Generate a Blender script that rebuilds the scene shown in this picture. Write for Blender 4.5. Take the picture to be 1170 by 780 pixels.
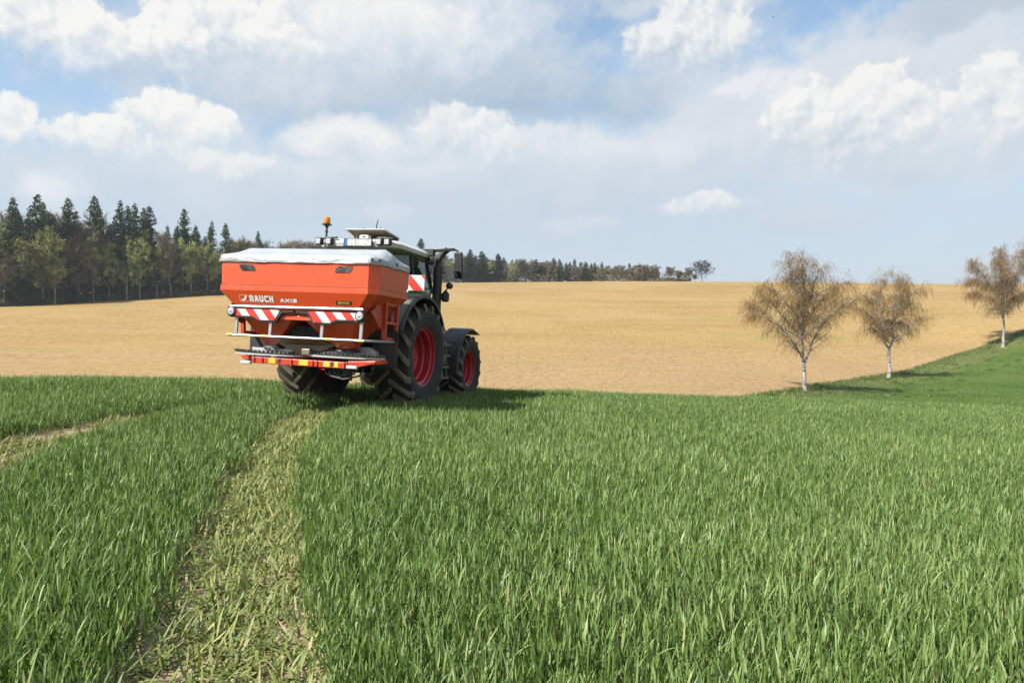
import bpy, bmesh, math, random
import numpy as np
from mathutils import Vector, Matrix, Euler

for o in list(bpy.data.objects):
    bpy.data.objects.remove(o)
scene = bpy.context.scene
COL = scene.collection
R = math.radians
rng = np.random.default_rng(7)
random.seed(7)

# ------------------------------------------------------------------ camera
F = 780.0
CX, CY = 585.0, 390.0
cam_d = bpy.data.cameras.new('camera')
cam = bpy.data.objects.new('camera', cam_d)
COL.objects.link(cam)
cam_d.sensor_width = 36.0
cam_d.lens = 24.0
cam_d.clip_start = 0.05
cam_d.clip_end = 6000
cam.rotation_euler = (R(90), 0, 0)
scene.camera = cam

# ------------------------------------------------------------------ exposure and render settings
SUN_AZ = 36.0      # degrees the sun stands behind the picture plane, to the left
SUN_EL = 44.0
SUN_STRENGTH = 5.0
SKY_STRENGTH = 0.11
EXPOSURE = 1.0
scene.view_settings.view_transform = 'Standard'
scene.view_settings.look = 'None'
scene.view_settings.gamma = 1.0
scene.view_settings.exposure = EXPOSURE
scene.view_settings.use_curve_mapping = False
cy = scene.cycles
cy.max_bounces = 6
cy.diffuse_bounces = 2
cy.glossy_bounces = 3
cy.transmission_bounces = 4
cy.transparent_max_bounces = 6
cy.caustics_reflective = False
cy.caustics_refractive = False
cy.use_denoising = True
cy.sample_clamp_indirect = 6.0


# ------------------------------------------------------------------ node helper
class NT:
    def __init__(self, tree):
        self.t = tree
        self.n = tree.nodes
        self.l = tree.links

    def new(self, typ, ins=None, **kw):
        nd = self.n.new(typ)
        for k, v in kw.items():
            setattr(nd, k, v)
        for k, v in (ins or {}).items():
            self.set(nd.inputs[k], v)
        return nd

    def set(self, sock, v):
        if isinstance(v, bpy.types.NodeSocket):
            self.l.new(v, sock)
        else:
            sock.default_value = v

    def math(self, op, a, b=None, c=None, clamp=False):
        nd = self.n.new('ShaderNodeMath')
        nd.operation = op
        nd.use_clamp = clamp
        self.set(nd.inputs[0], a)
        if b is not None:
            self.set(nd.inputs[1], b)
        if c is not None:
            self.set(nd.inputs[2], c)
        return nd.outputs[0]

    def vmath(self, op, a, b=None, scale=None):
        nd = self.n.new('ShaderNodeVectorMath')
        nd.operation = op
        self.set(nd.inputs[0], a)
        if b is not None:
            self.set(nd.inputs[1], b)
        if scale is not None:
            self.set(nd.inputs['Scale'], scale)
        return nd.outputs['Value'] if op in ('LENGTH', 'DOT_PRODUCT') else nd.outputs[0]

    def mix(self, f, a, b, blend='MIX'):
        nd = self.n.new('ShaderNodeMix')
        nd.data_type = 'RGBA'
        nd.blend_type = blend
        self.set(nd.inputs[0], f)
        self.set(nd.inputs[6], a)
        self.set(nd.inputs[7], b)
        return nd.outputs[2]

    def ramp(self, v, lo, hi, a=0.0, b=1.0, smooth=True):
        nd = self.n.new('ShaderNodeMapRange')
        nd.interpolation_type = 'SMOOTHSTEP' if smooth else 'LINEAR'
        nd.clamp = True
        self.set(nd.inputs[0], v)
        self.set(nd.inputs[1], lo)
        self.set(nd.inputs[2], hi)
        self.set(nd.inputs[3], a)
        self.set(nd.inputs[4], b)
        return nd.outputs[0]

    def noise(self, vec, scale, detail=3.0, rough=0.5, out=0):
        nd = self.n.new('ShaderNodeTexNoise')
        self.set(nd.inputs['Vector'], vec)
        nd.inputs['Scale'].default_value = scale
        nd.inputs['Detail'].default_value = detail
        nd.inputs['Roughness'].default_value = rough
        return nd.outputs[out]


def rgb(r, g, b):
    return (r, g, b, 1.0)


def px_azel(x, y):
    u = (x - CX) / F
    v = (CY - y) / F
    return math.degrees(math.atan(u)), math.degrees(math.atan(v / math.sqrt(1 + u * u)))


# ------------------------------------------------------------------ sky with cumulus clouds
def build_world():
    w = bpy.data.worlds.new('World')
    scene.world = w
    w.use_nodes = True
    w.cycles.sampling_method = 'NONE'
    T = NT(w.node_tree)
    T.n.clear()
    sky = T.new('ShaderNodeTexSky', sky_type='NISHITA', sun_disc=False)
    sky.sun_elevation = R(SUN_EL)
    sky.sun_rotation = R(180 + 90 - SUN_AZ)
    sky.air_density = 1.0
    sky.dust_density = 1.2
    sky.ozone_density = 1.5
    tc = T.new('ShaderNodeTexCoord')
    d = T.vmath('NORMALIZE', tc.outputs['Generated'])
    s = T.new('ShaderNodeSeparateXYZ', {0: d})
    az = T.math('MULTIPLY', T.math('ARCTAN2', s.outputs[0], s.outputs[1]), 57.29578)
    el = T.math('MULTIPLY', T.math('ARCSINE', s.outputs[2]), 57.29578)
    P = T.new('ShaderNodeCombineXYZ', {0: az, 1: el, 2: 0.0}).outputs[0]
    # shared turbulence
    half = (0.5, 0.5, 0.5)
    w1 = T.vmath('SUBTRACT', T.noise(P, 0.14, 4.0, 0.5, 1), half)
    w2 = T.vmath('SUBTRACT', T.noise(P, 0.50, 4.0, 0.6, 1), half)
    Q = T.vmath('ADD', P, T.vmath('ADD', T.vmath('SCALE', w1, scale=5.5), T.vmath('SCALE', w2, scale=1.3)))
    Qs = T.vmath('ADD', P, T.vmath('ADD', T.vmath('SCALE', w1, scale=2.2), T.vmath('SCALE', w2, scale=0.9)))

    def billow(vec, scale, detail):
        v = T.n.new('ShaderNodeTexVoronoi')
        v.feature = 'SMOOTH_F1'
        v.voronoi_dimensions = '2D'
        T.set(v.inputs['Vector'], vec)
        v.inputs['Scale'].default_value = scale
        v.inputs['Detail'].default_value = detail
        v.inputs['Roughness'].default_value = 0.6
        v.inputs['Smoothness'].default_value = 0.25
        return T.math('SUBTRACT', 0.5, v.outputs['Distance'])
    Pw = T.vmath('ADD', P, T.vmath('SCALE', w2, scale=1.3))
    b0 = billow(Pw, 0.34, 3.0)
    b1 = billow(T.vmath('ADD', Pw, (-0.45, 0.55, 0.0)), 0.34, 3.0)
    relief = T.math('SUBTRACT', b0, b1)           # bumps lit from upper left
    fb = T.math('SUBTRACT', T.noise(P, 0.40, 6.0, 0.60), 0.5)
    edge = T.math('ADD', T.math('MULTIPLY_ADD', b0, 0.42, 0.24), T.math('MULTIPLY', fb, 0.38))
    soft_edge = T.math('MULTIPLY_ADD', fb, 1.0, 0.06)
    mott = T.math('MULTIPLY', T.math('SUBTRACT', T.noise(Qs, 0.26, 4.0, 0.5), 0.5), 1.1)

    # clear sky and thin high haze
    K = 1.0 / SKY_STRENGTH / 2 ** EXPOSURE
    col = T.mix(1.0, sky.outputs[0], rgb(0.82, 0.95, 0.95), 'MULTIPLY')
    hz = T.ramp(el, 22.0, 2.0, 0.22, 0.92)
    col = T.mix(hz, col, rgb(0.57 * K, 0.65 * K, 0.725 * K))
    veil = T.ramp(T.noise(T.vmath('MULTIPLY', Q, (0.6, 1.0, 1.0)), 0.16, 5.0, 0.6), 0.42, 0.70, 0.0, 0.50)
    col = T.mix(veil, col, rgb(0.64 * K, 0.70 * K, 0.78 * K))

    WHITE = (0.925, 0.915, 0.895)
    PALE = (0.76, 0.79, 0.83)
    GREY = (0.485, 0.58, 0.69)
    MID = (0.63, 0.70, 0.78)
    DARK = (0.39, 0.51, 0.65)
    # x, y, rx, ry (picture pixels of the photograph, turned into bearings), top, base, softness, alpha, crisp, shade-lo, shade-hi
    L = [
        # broad pale layers first
        (585, 250, 900, 75, (0.60, 0.67, 0.75), (0.55, 0.635, 0.735), 1.2, 0.70, 0, -1, 1),
        (300, 205, 300, 55, (0.70, 0.75, 0.80), (0.56, 0.645, 0.74), 0.9, 0.85, 0, -1, .6),
        (560, 190, 260, 60, (0.66, 0.725, 0.79), (0.55, 0.64, 0.74), 0.9, 0.85, 0, -1, .6),
        (720, 195, 200, 60, (0.70, 0.745, 0.80), (0.56, 0.645, 0.74), 0.9, 0.90, 0, -1, .6),
        (1010, 100, 210, 78, (0.76, 0.785, 0.82), (0.60, 0.665, 0.75), 0.55, 0.95, 0, -.8, .9),
        (850, 150, 150, 55, (0.76, 0.79, 0.83), (0.60, 0.67, 0.76), 0.6, 0.95, 0, -.8, .7),
        (1120, 8, 110, 26, (0.56, 0.63, 0.71), (0.50, 0.585, 0.68), 0.6, 0.9, 0, -1, 1),
        (800, -8, 170, 16, (0.66, 0.71, 0.77), (0.6, 0.67, 0.75), 0.8, 0.8, 0, -1, 1),
        (20, 205, 110, 45, (0.64, 0.71, 0.79), (0.55, 0.64, 0.75), 0.9, 0.85, 0, -1, .7),
        (445, 195, 120, 20, (0.77, 0.80, 0.83), (0.60, 0.675, 0.76), 0.7, 0.8, 0, -1, .5),
        (690, 172, 120, 26, (0.79, 0.82, 0.85), (0.62, 0.69, 0.77), 0.7, 0.8, 0, -1, .5),
        # big grey belly left and centre
        (395, 84, 320, 60, MID, GREY, 0.75, 0.97, 0, -.7, .5),
        (590, 92, 110, 50, MID, DARK, 0.8, 0.95, 0, -.5, .9),
        (722, 102, 55, 32, (0.45, 0.57, 0.70), (0.36, 0.49, 0.64), 0.7, 0.85, 0, -1, 1),
        (600, 25, 60, 38, PALE, (0.55, 0.65, 0.77), 0.9, 0.75, 0, -.8, .8),
        # white tops of the first bank
        (430, 16, 165, 58, WHITE, (0.60, 0.68, 0.775), 0.75, 0.95, 0, -1.0, .3),
        (260, 40, 95, 50, WHITE, (0.57, 0.65, 0.75), 0.45, 1.0, 1, -1.0, .2),
        (188, 46, 40, 38, WHITE, (0.58, 0.66, 0.755), 0.25, 1.0, 1, -1.0, .1),
        (70, 32, 88, 58, WHITE, (0.60, 0.67, 0.76), 0.30, 1.0, 1, -1.0, .15),
        # second row
        (5, 140, 34, 34, WHITE, MID, 0.35, 0.95, 1, -.8, .2),
        (205, 142, 60, 36, WHITE, (0.69, 0.74, 0.80), 0.28, 1.0, 1, -.9, .35),
        (118, 160, 66, 28, WHITE, (0.69, 0.74, 0.80), 0.30, 1.0, 1, -.9, .35),
        (60, 215, 34, 26, (0.85, 0.86, 0.87), PALE, 0.7, 0.75, 0, -1, .2),
        (262, 190, 62, 22, (0.86, 0.87, 0.87), (0.70, 0.75, 0.80), 0.6, 0.85, 1, -1, .2),
        (398, 158, 72, 26, (0.88, 0.88, 0.88), (0.62, 0.69, 0.78), 0.6, 0.95, 0, -.9, .1),
        (508, 152, 36, 32, (0.87, 0.875, 0.875), (0.62, 0.69, 0.78), 0.45, 0.95, 1, -.9, .4),
        (560, 165, 32, 32, (0.89, 0.89, 0.89), (0.63, 0.70, 0.78), 0.45, 0.95, 1, -.9, .2),
        (625, 165, 55, 26, (0.80, 0.825, 0.85), (0.66, 0.725, 0.79), 0.8, 0.8, 1, -1, .4),
        # right hand side
        (790, 50, 66, 50, (0.88, 0.885, 0.885), (0.50, 0.585, 0.70), 0.45, 1.0, 1, -.9, .35),
        (880, 110, 62, 28, (0.84, 0.85, 0.87), (0.66, 0.72, 0.79), 0.7, 0.85, 1, -1, .1),
        (1035, 178, 140, 30, (0.62, 0.68, 0.76), (0.50, 0.585, 0.695), 0.8, 0.9, 0, -.9, .9),
        (975, 150, 96, 60, WHITE, (0.61, 0.675, 0.755), 0.28, 1.0, 1, -.7, .5),
        (1155, 130, 68, 56, (0.90, 0.90, 0.89), (0.62, 0.68, 0.76), 0.32, 1.0, 1, -.7, .55),
        # low small ones
        (797, 236, 48, 15, (0.86, 0.865, 0.87), (0.62, 0.69, 0.77), 0.6, 0.95, 1, -.8, .3),
        (655, 262, 48, 17, (0.70, 0.74, 0.79), (0.58, 0.655, 0.745), 0.9, 0.7, 1, -1, .5),
        (925, 262, 95, 18, (0.665, 0.70, 0.755), (0.57, 0.64, 0.735), 1.0, 0.6, 1, -1, .5),
        (440, 252, 40, 16, (0.72, 0.76, 0.80), (0.6, 0.67, 0.75), 0.9, 0.6, 1, -1, .5),
    ]
    L2 = []
    for c in L:
        if c[:2] in ((205, 142), (975, 150), (1155, 130), (790, 50), (260, 40), (508, 152)):
            x, y, rx, ry, top, base, soft, alpha = c[:8]
            L2.append((x, y + ry * .35, rx * 1.55, ry * 1.45, tuple(.45 * a + .55 * b for a, b in zip(top, (.72, .765, .81))), tuple(.5 * a + .5 * b for a, b in zip(base, (.66, .72, .78))), 0.9, .55, 0, -1.0, .6))
        L2.append(c)
    L = L2
    for (x, y, rx, ry, top, base, soft, alpha, crisp, s0, s1) in L:
        a, e = px_azel(x, y)
        ra = (px_azel(x + rx, y)[0] - px_azel(x - rx, y)[0]) / 2 * 1.18
        re = (px_azel(x, y - ry)[1] - px_azel(x, y + ry)[1]) / 2 * 1.18
        vec = Qs if crisp else Q
        q = T.vmath('MULTIPLY', T.vmath('SUBTRACT', vec, (a, e, 0.0)), (1 / ra, 1 / re, 0.0))
        ln = T.vmath('LENGTH', q)
        t = T.math('ADD', T.math('SUBTRACT', 1.0, ln), edge if crisp else soft_edge)
        dy = T.new('ShaderNodeSeparateXYZ', {0: q}).outputs[1]
        if crisp:
            wid = T.ramp(dy, 0.35, -0.6, soft * 0.55 + 0.04, soft + 0.85)
            m = T.ramp(t, 0.0, wid, 0.0, alpha)
        else:
            m = T.ramp(t, -0.1, soft, 0.0, alpha)
        sh = T.math('MULTIPLY_ADD', relief, 1.25 if crisp else 0.4, T.math('ADD', dy, mott))
        shd = T.ramp(sh, s0, s1 + (0.30 if crisp else 0.0), smooth=False)
        cc = T.mix(shd, rgb(*[c * K for c in base]), rgb(*[c * K for c in top]))
        col = T.mix(m, col, cc)
    # the rest of the sky, out of the picture: broken cumulus of the same kind
    far = T.ramp(T.math('ABSOLUTE', az), 46.0, 60.0)
    hi = T.ramp(el, 30.0, 40.0)
    off = T.math('MAXIMUM', far, hi)
    g = T.ramp(T.noise(d, 3.2, 6.0, 0.6), 0.47, 0.60)
    g = T.math('MULTIPLY', T.math('MULTIPLY', g, off), T.ramp(el, -2.0, 3.0))
    col = T.mix(g, col, rgb(0.80 * K, 0.82 * K, 0.85 * K))
    # below the horizon: dull ground bounce
    col = T.mix(T.ramp(el, 0.0, -4.0), col, rgb(0.18 * K, 0.16 * K, 0.10 * K))
    bg = T.new('ShaderNodeBackground', {0: col, 1: SKY_STRENGTH})
    out = T.new('ShaderNodeOutputWorld')
    T.l.new(bg.outputs[0], out.inputs[0])


build_world()

sun_d = bpy.data.lights.new('sun', 'SUN')
sun_d.energy = SUN_STRENGTH
sun_d.angle = R(0.6)
sun_d.color = (1.0, 0.955, 0.885)
sun = bpy.data.objects.new('sun', sun_d)
COL.objects.link(sun)
_to = Vector((-math.cos(R(SUN_AZ)) * math.cos(R(SUN_EL)), -math.sin(R(SUN_AZ)) * math.cos(R(SUN_EL)), math.sin(R(SUN_EL))))
sun.rotation_euler = _to.to_track_quat('Z', 'Y').to_euler()
sun.location = _to * 100


# ------------------------------------------------------------------ tags and mesh helpers
def tag(o, label=None, cat=None, group=None, kind=None):
    if label:
        o['label'] = label
    if cat:
        o['category'] = cat
    if group:
        o['group'] = group
    if kind:
        o['kind'] = kind
    return o


def empty(name, loc=(0, 0, 0), rot=(0, 0, 0), parent=None):
    o = bpy.data.objects.new(name, None)
    COL.objects.link(o)
    o.location = loc
    o.rotation_euler = rot
    o.empty_display_size = 0.2
    if parent:
        o.parent = parent
    return o


def copy_tree(o, parent=None):
    c = o.copy()
    COL.objects.link(c)
    if parent:
        c.parent = parent
    for ch in list(o.children):
        copy_tree(ch, c)
    return c


class MB:
    def __init__(self):
        self.v = []
        self.f = []
        self.m = []

    def add(self, verts, faces, mat=0):
        b = len(self.v)
        self.v.extend([tuple(p) for p in verts])
        for f in faces:
            self.f.append(tuple(i + b for i in f))
            self.m.append(mat)

    def box(self, c, s, rot=None, mat=0, taper=None):
        hx, hy, hz = s[0] / 2, s[1] / 2, s[2] / 2
        vs = [Vector((x, y, z)) for z in (-hz, hz) for y in (-hy, hy) for x in (-hx, hx)]
        if taper:
            for i in range(4, 8):
                vs[i].x *= taper[0]
                vs[i].y *= taper[1]
        if rot:
            M = Euler(rot).to_matrix()
            vs = [M @ p for p in vs]
        vs = [p + Vector(c) for p in vs]
        self.add(vs, [(0, 2, 3, 1), (4, 5, 7, 6), (0, 1, 5, 4), (2, 6, 7, 3), (0, 4, 6, 2), (1, 3, 7, 5)], mat)

    def bar(self, a, b, w, h, mat=0):
        a, b = Vector(a), Vector(b)
        d = (b - a).normalized()
        up = Vector((0, 0, 1)) if abs(d.z) < 0.95 else Vector((0, 1, 0))
        sx = d.cross(up).normalized() * (w / 2)
        sz = sx.cross(d).normalized() * (h / 2)
        vs = [a - sx - sz, a + sx - sz, a + sx + sz, a - sx + sz, b - sx - sz, b + sx - sz, b + sx + sz, b - sx + sz]
        self.add(vs, [(0, 1, 2, 3), (7, 6, 5, 4), (0, 4, 5, 1), (1, 5, 6, 2), (2, 6, 7, 3), (3, 7, 4, 0)], mat)

    def prism(self, pts, axis, a, b, mat=0):
        n = len(pts)

        def mk(p, t):
            if axis == 'y':
                return (p[0], t, p[1])
            if axis == 'x':
                return (t, p[0], p[1])
            return (p[0], p[1], t)
        vs = [mk(p, a) for p in pts] + [mk(p, b) for p in pts]
        fs = [tuple(range(n)), tuple(range(2 * n - 1, n - 1, -1))]
        fs += [(i, (i + 1) % n, n + (i + 1) % n, n + i) for i in range(n)]
        self.add(vs, fs, mat)

    def loft(self, rings, closed=True, cap=True, mat=0):
        n = len(rings[0])
        vs = [p for r_ in rings for p in r_]
        fs = []
        for k in range(len(rings) - 1):
            for i in range(n if closed else n - 1):
                j = (i + 1) % n
                fs.append((k * n + i, k * n + j, (k + 1) * n + j, (k + 1) * n + i))
        if cap and closed:
            fs.append(tuple(range(n - 1, -1, -1)))
            fs.append(tuple((len(rings) - 1) * n + i for i in range(n)))
        self.add(vs, fs, mat)

    def tube(self, pts, rad, n=8, cap=True, mat=0):
        pts = [Vector(p) for p in pts]
        if not isinstance(rad, (list, tuple)):
            rad = [rad] * len(pts)
        rings = []
        prev = None
        for i, p in enumerate(pts):
            d = (pts[min(i + 1, len(pts) - 1)] - pts[max(i - 1, 0)])
            d = d.normalized() if d.length > 1e-9 else Vector((0, 0, 1))
            if prev is None:
                a = d.cross(Vector((0, 0, 1)))
                if a.length < 0.1:
                    a = d.cross(Vector((1, 0, 0)))
            else:
                a = prev - d * prev.dot(d)
            a.normalize()
            prev = a
            b = d.cross(a)
            rings.append([p + (a * math.cos(t) + b * math.sin(t)) * rad[i] for t in [2 * math.pi * k / n for k in range(n)]])
        self.loft(rings, True, cap, mat)

    def lathe(self, prof, n=48, axis='x', c=(0, 0, 0), mat=0, closed=False):
        # prof: (offset along axis, radius)
        rings = []
        for (t, r_) in prof:
            ring = []
            for k in range(n):
                a = 2 * math.pi * k / n
                u, w_ = r_ * math.sin(a), r_ * math.cos(a)
                if axis == 'x':
                    q = (t, u, w_)
                elif axis == 'y':
                    q = (u, t, w_)
                else:
                    q = (u, w_, t)
                ring.append((q[0] + c[0], q[1] + c[1], q[2] + c[2]))
            rings.append(ring)
        if closed:
            rings.append(rings[0])
        self.loft(rings, True, False, mat)

    def build(self, name, mats, parent=None, smooth=False, bevel=0.0, loc=None, angle=35):
        me = bpy.data.meshes.new(name)
        me.from_pydata(self.v, [], self.f)
        mats = mats if isinstance(mats, (list, tuple)) else [mats]
        for m in mats:
            me.materials.append(m)
        if len(mats) > 1:
            me.polygons.foreach_set('material_index', self.m)
        bm = bmesh.new()
        bm.from_mesh(me)
        bmesh.ops.remove_doubles(bm, verts=bm.verts, dist=1e-5)
        bmesh.ops.recalc_face_normals(bm, faces=bm.faces)
        bm.to_mesh(me)
        bm.free()
        o = bpy.data.objects.new(name, me)
        COL.objects.link(o)
        if parent:
            o.parent = parent
        if loc:
            o.location = loc
        if smooth:
            me.polygons.foreach_set('use_smooth', [True] * len(me.polygons))
            me.set_sharp_from_angle(angle=R(angle))
        if bevel:
            md = o.modifiers.new('bevel', 'BEVEL')
            md.width = bevel
            md.segments = 2
            md.limit_method = 'ANGLE'
            md.angle_limit = R(30)
            md.harden_normals = False
        return o


def array_mesh(name, verts, quads=None, tris=None, mat=None, attr=None, smooth=False, kind=None, parent=None, midx=None):
    verts = np.asarray(verts, np.float32).reshape(-1, 3)
    quads = np.zeros((0, 4), np.int32) if quads is None else np.asarray(quads, np.int32)
    tris = np.zeros((0, 3), np.int32) if tris is None else np.asarray(tris, np.int32)
    me = bpy.data.meshes.new(name)
    me.vertices.add(len(verts))
    me.vertices.foreach_set('co', verts.ravel())
    nl = quads.size + tris.size
    me.loops.add(nl)
    me.loops.foreach_set('vertex_index', np.concatenate([quads.ravel(), tris.ravel()]).astype(np.int32))
    npoly = len(quads) + len(tris)
    me.polygons.add(npoly)
    starts = np.concatenate([np.arange(len(quads)) * 4, quads.size + np.arange(len(tris)) * 3]).astype(np.int32)
    me.polygons.foreach_set('loop_start', starts)
    if midx is not None:
        me.polygons.foreach_set('material_index', np.asarray(midx, np.int32))
    if smooth:
        me.polygons.foreach_set('use_smooth', np.ones(npoly, bool))
    for m in (mat if isinstance(mat, (list, tuple)) else [mat]):
        me.materials.append(m)
    if attr is not None:
        for k, a in attr.items():
            at = me.attributes.new(k, 'FLOAT', 'POINT')
            at.data.foreach_set('value', np.asarray(a, np.float32))
    me.update(calc_edges=True)
    me.validate()
    o = bpy.data.objects.new(name, me)
    COL.objects.link(o)
    if parent:
        o.parent = parent
    if kind:
        o['kind'] = kind
    return o


# ------------------------------------------------------------------ materials
def rgb(r, g, b, k=0.68):
    # surface colours, scaled together to the exposure
    return (r * k, g * k, b * k, 1.0)


def mat_new(name):
    m = bpy.data.materials.new(name)
    m.use_nodes = True
    T = NT(m.node_tree)
    bsdf = m.node_tree.nodes['Principled BSDF']
    return m, T, bsdf


def objco(T):
    return T.new('ShaderNodeTexCoord').outputs['Object']


def paint(name, c, rough=0.4, metal=0.0, dust=0.25, coat=0.0, spec=0.5, dustcol=(0.33, 0.25, 0.15), dust_scale=2.2, bump=0.0):
    m, T, b = mat_new(name)
    v = objco(T)
    n = T.noise(v, dust_scale, 6.0, 0.65)
    n2 = T.noise(v, 14.0, 4.0, 0.6)
    f = T.math('MULTIPLY', T.ramp(n, 0.42, 0.75, 0.0, 1.0), dust)
    f = T.math('MULTIPLY', f, T.ramp(n2, 0.25, 0.7, 0.3, 1.0))
    c1 = T.mix(T.ramp(n2, 0.3, 0.7, 0.0, 0.12), rgb(*c), rgb(*[x * 0.75 for x in c]))
    T.set(b.inputs['Base Color'], T.mix(f, c1, rgb(*dustcol)))
    T.set(b.inputs['Roughness'], T.ramp(n2, 0.3, 0.75, rough * 0.85, min(1, rough * 1.3)))
    b.inputs['Metallic'].default_value = metal
    b.inputs['Specular IOR Level'].default_value = spec
    if coat:
        b.inputs['Coat Weight'].default_value = coat
        b.inputs['Coat Roughness'].default_value = 0.15
    if bump:
        bp = T.new('ShaderNodeBump', {'Height': n2, 'Strength': bump, 'Distance': 0.02})
        T.l.new(bp.outputs[0], b.inputs['Normal'])
    return m


M = {}
M['orange'] = paint('orange_paint', (0.77, 0.088, 0.017), 0.40, dust=0.12, coat=0.2)
M['red'] = paint('red_paint', (0.58, 0.045, 0.012), 0.40, dust=0.08, coat=0.2)
M['rim'] = paint('rim_red', (0.54, 0.010, 0.026), 0.38, dust=0.22, coat=0.3, dustcol=(0.22, 0.09, 0.06))
M['green'] = paint('green_paint', (0.045, 0.13, 0.035), 0.38, dust=0.25, coat=0.2)
M['lime'] = paint('bright_green_paint', (0.10, 0.27, 0.03), 0.4, dust=0.15)
M['black'] = paint('black_plastic', (0.018, 0.019, 0.021), 0.55, dust=0.18)
M['fender'] = paint('grey_black_plastic', (0.030, 0.032, 0.037), 0.5, dust=0.15)
M['dark'] = paint('dark_steel', (0.02, 0.02, 0.02), 0.6, dust=0.35)
M['steel'] = paint('galvanised_steel', (0.56, 0.57, 0.57), 0.38, metal=0.85, dust=0.12)
M['bright'] = paint('bright_zinc', (0.60, 0.61, 0.60), 0.45, metal=0.25, dust=0.15)
M['void'] = paint('painted_shade', (0.012, 0.011, 0.011), 0.7, dust=0.05)  # near-black colour that paints the shade between the funnels
M['alu'] = paint('satin_aluminium', (0.50, 0.51, 0.52), 0.40, metal=0.6, dust=0.08)
M['tansteel'] = paint('dusty_stainless', (0.27, 0.225, 0.17), 0.5, metal=0.4, dust=0.5)
M['white'] = paint('white_plastic', (0.72, 0.73, 0.72), 0.4, dust=0.06)
M['offwhite'] = paint('roof_white', (0.66, 0.67, 0.63), 0.45, dust=0.15)
M['liner'] = paint('roof_liner', (0.24, 0.20, 0.13), 0.8, dust=0.6, dustcol=(0.14, 0.11, 0.06), dust_scale=3.0)
M['letter'] = paint('white_lettering', (1.0, 0.99, 0.96), 0.5, dust=0.0)
M['yellow'] = paint('yellow_sticker', (0.80, 0.58, 0.03), 0.5, dust=0.05)
M['yellowtxt'] = paint('yellow_print', (0.62, 0.48, 0.06), 0.5, dust=0.0)
M['stripe_red'] = paint('reflective_red', (0.68, 0.035, 0.022), 0.4, dust=0.08)
M['stripe_white'] = paint('reflective_white', (0.74, 0.74, 0.72), 0.4, dust=0.1)
M['blue'] = paint('plate_blue', (0.03, 0.14, 0.50), 0.4, dust=0.0)
M['amber'] = paint('amber_lens', (0.90, 0.28, 0.01), 0.25, dust=0.0, coat=0.4)
M['lens'] = paint('clear_lens', (0.52, 0.53, 0.54), 0.15, dust=0.0, coat=0.5)
M['ladder'] = paint('grey_green_step', (0.16, 0.19, 0.15), 0.5, dust=0.3)
M['seatfab'] = paint('dark_fabric', (0.03, 0.03, 0.032), 0.9, dust=0.1)
M['mirrorglass'] = paint('mirror_glass', (0.75, 0.78, 0.78), 0.05, metal=1.0, dust=0.05)


def make_glass():
    m, T, b = mat_new('cab_glass')
    b.inputs['Base Color'].default_value = rgb(0.75, 0.9, 0.85)
    tr = T.new('ShaderNodeBsdfTransparent', {0: rgb(0.50, 0.66, 0.62)})
    gl = T.new('ShaderNodeBsdfGlossy', {0: rgb(0.9, 0.95, 0.95), 1: 0.03})
    fr = T.new('ShaderNodeFresnel', {0: 1.5})
    mx = T.new('ShaderNodeMixShader', {0: T.math('MULTIPLY_ADD', fr.outputs[0], 0.9, 0.08), 1: tr.outputs[0], 2: gl.outputs[0]})
    T.l.new(mx.outputs[0], m.node_tree.nodes['Material Output'].inputs[0])
    return m


M['glass'] = make_glass()


def make_window():
    m, T, b = mat_new('sight_window')
    v = objco(T)
    n = T.noise(v, 9.0, 5.0, 0.6)
    T.set(b.inputs['Base Color'], T.mix(T.ramp(n, 0.3, 0.75), rgb(0.02, 0.018, 0.018), rgb(0.16, 0.14, 0.13)))
    b.inputs['Roughness'].default_value = 0.2
    return m


M['sight'] = make_window()


def make_tyre():
    m, T, b = mat_new('tyre_rubber')
    v = objco(T)
    n = T.noise(v, 3.0, 6.0, 0.7)
    n2 = T.noise(v, 22.0, 4.0, 0.6)
    f = T.math('MULTIPLY', T.ramp(n, 0.35, 0.75), T.ramp(n2, 0.2, 0.8, 0.25, 0.6))
    T.set(b.inputs['Base Color'], T.mix(f, rgb(0.022, 0.022, 0.023), rgb(0.10, 0.088, 0.07)))
    b.inputs['Roughness'].default_value = 0.85
    bp = T.new('ShaderNodeBump', {'Height': n2, 'Strength': 0.4, 'Distance': 0.01})
    T.l.new(bp.outputs[0], b.inputs['Normal'])
    m2, T, b = mat_new('soil_caked_lug')
    v = objco(T)
    n = T.noise(v, 4.0, 6.0, 0.7)
    n2 = T.noise(v, 26.0, 4.0, 0.6)
    f = T.math('MULTIPLY', T.ramp(n, 0.22, 0.52), T.ramp(n2, 0.2, 0.7, 0.6, 1.0))
    T.set(b.inputs['Base Color'], T.mix(f, rgb(0.06, 0.055, 0.048), rgb(0.24, 0.195, 0.135)))
    b.inputs['Roughness'].default_value = 0.95
    return m, m2


M['tyre'], M['lug'] = make_tyre()


def make_tarp():
    m, T, b = mat_new('pvc_tarpaulin')
    v = objco(T)
    n = T.noise(v, 2.2, 5.0, 0.6)
    n2 = T.noise(T.vmath('MULTIPLY', v, (0.7, 2.0, 3.5)), 3.2, 5.0, 0.6)
    T.set(b.inputs['Base Color'], T.mix(T.ramp(n, 0.45, 0.8, 0, 0.5), rgb(0.47, 0.50, 0.53), rgb(0.38, 0.40, 0.42)))
    b.inputs['Roughness'].default_value = 0.36
    bp = T.new('ShaderNodeBump', {'Height': n2, 'Strength': 0.8, 'Distance': 0.06})
    T.l.new(bp.outputs[0], b.inputs['Normal'])
    return m


M['tarp'] = make_tarp()


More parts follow.
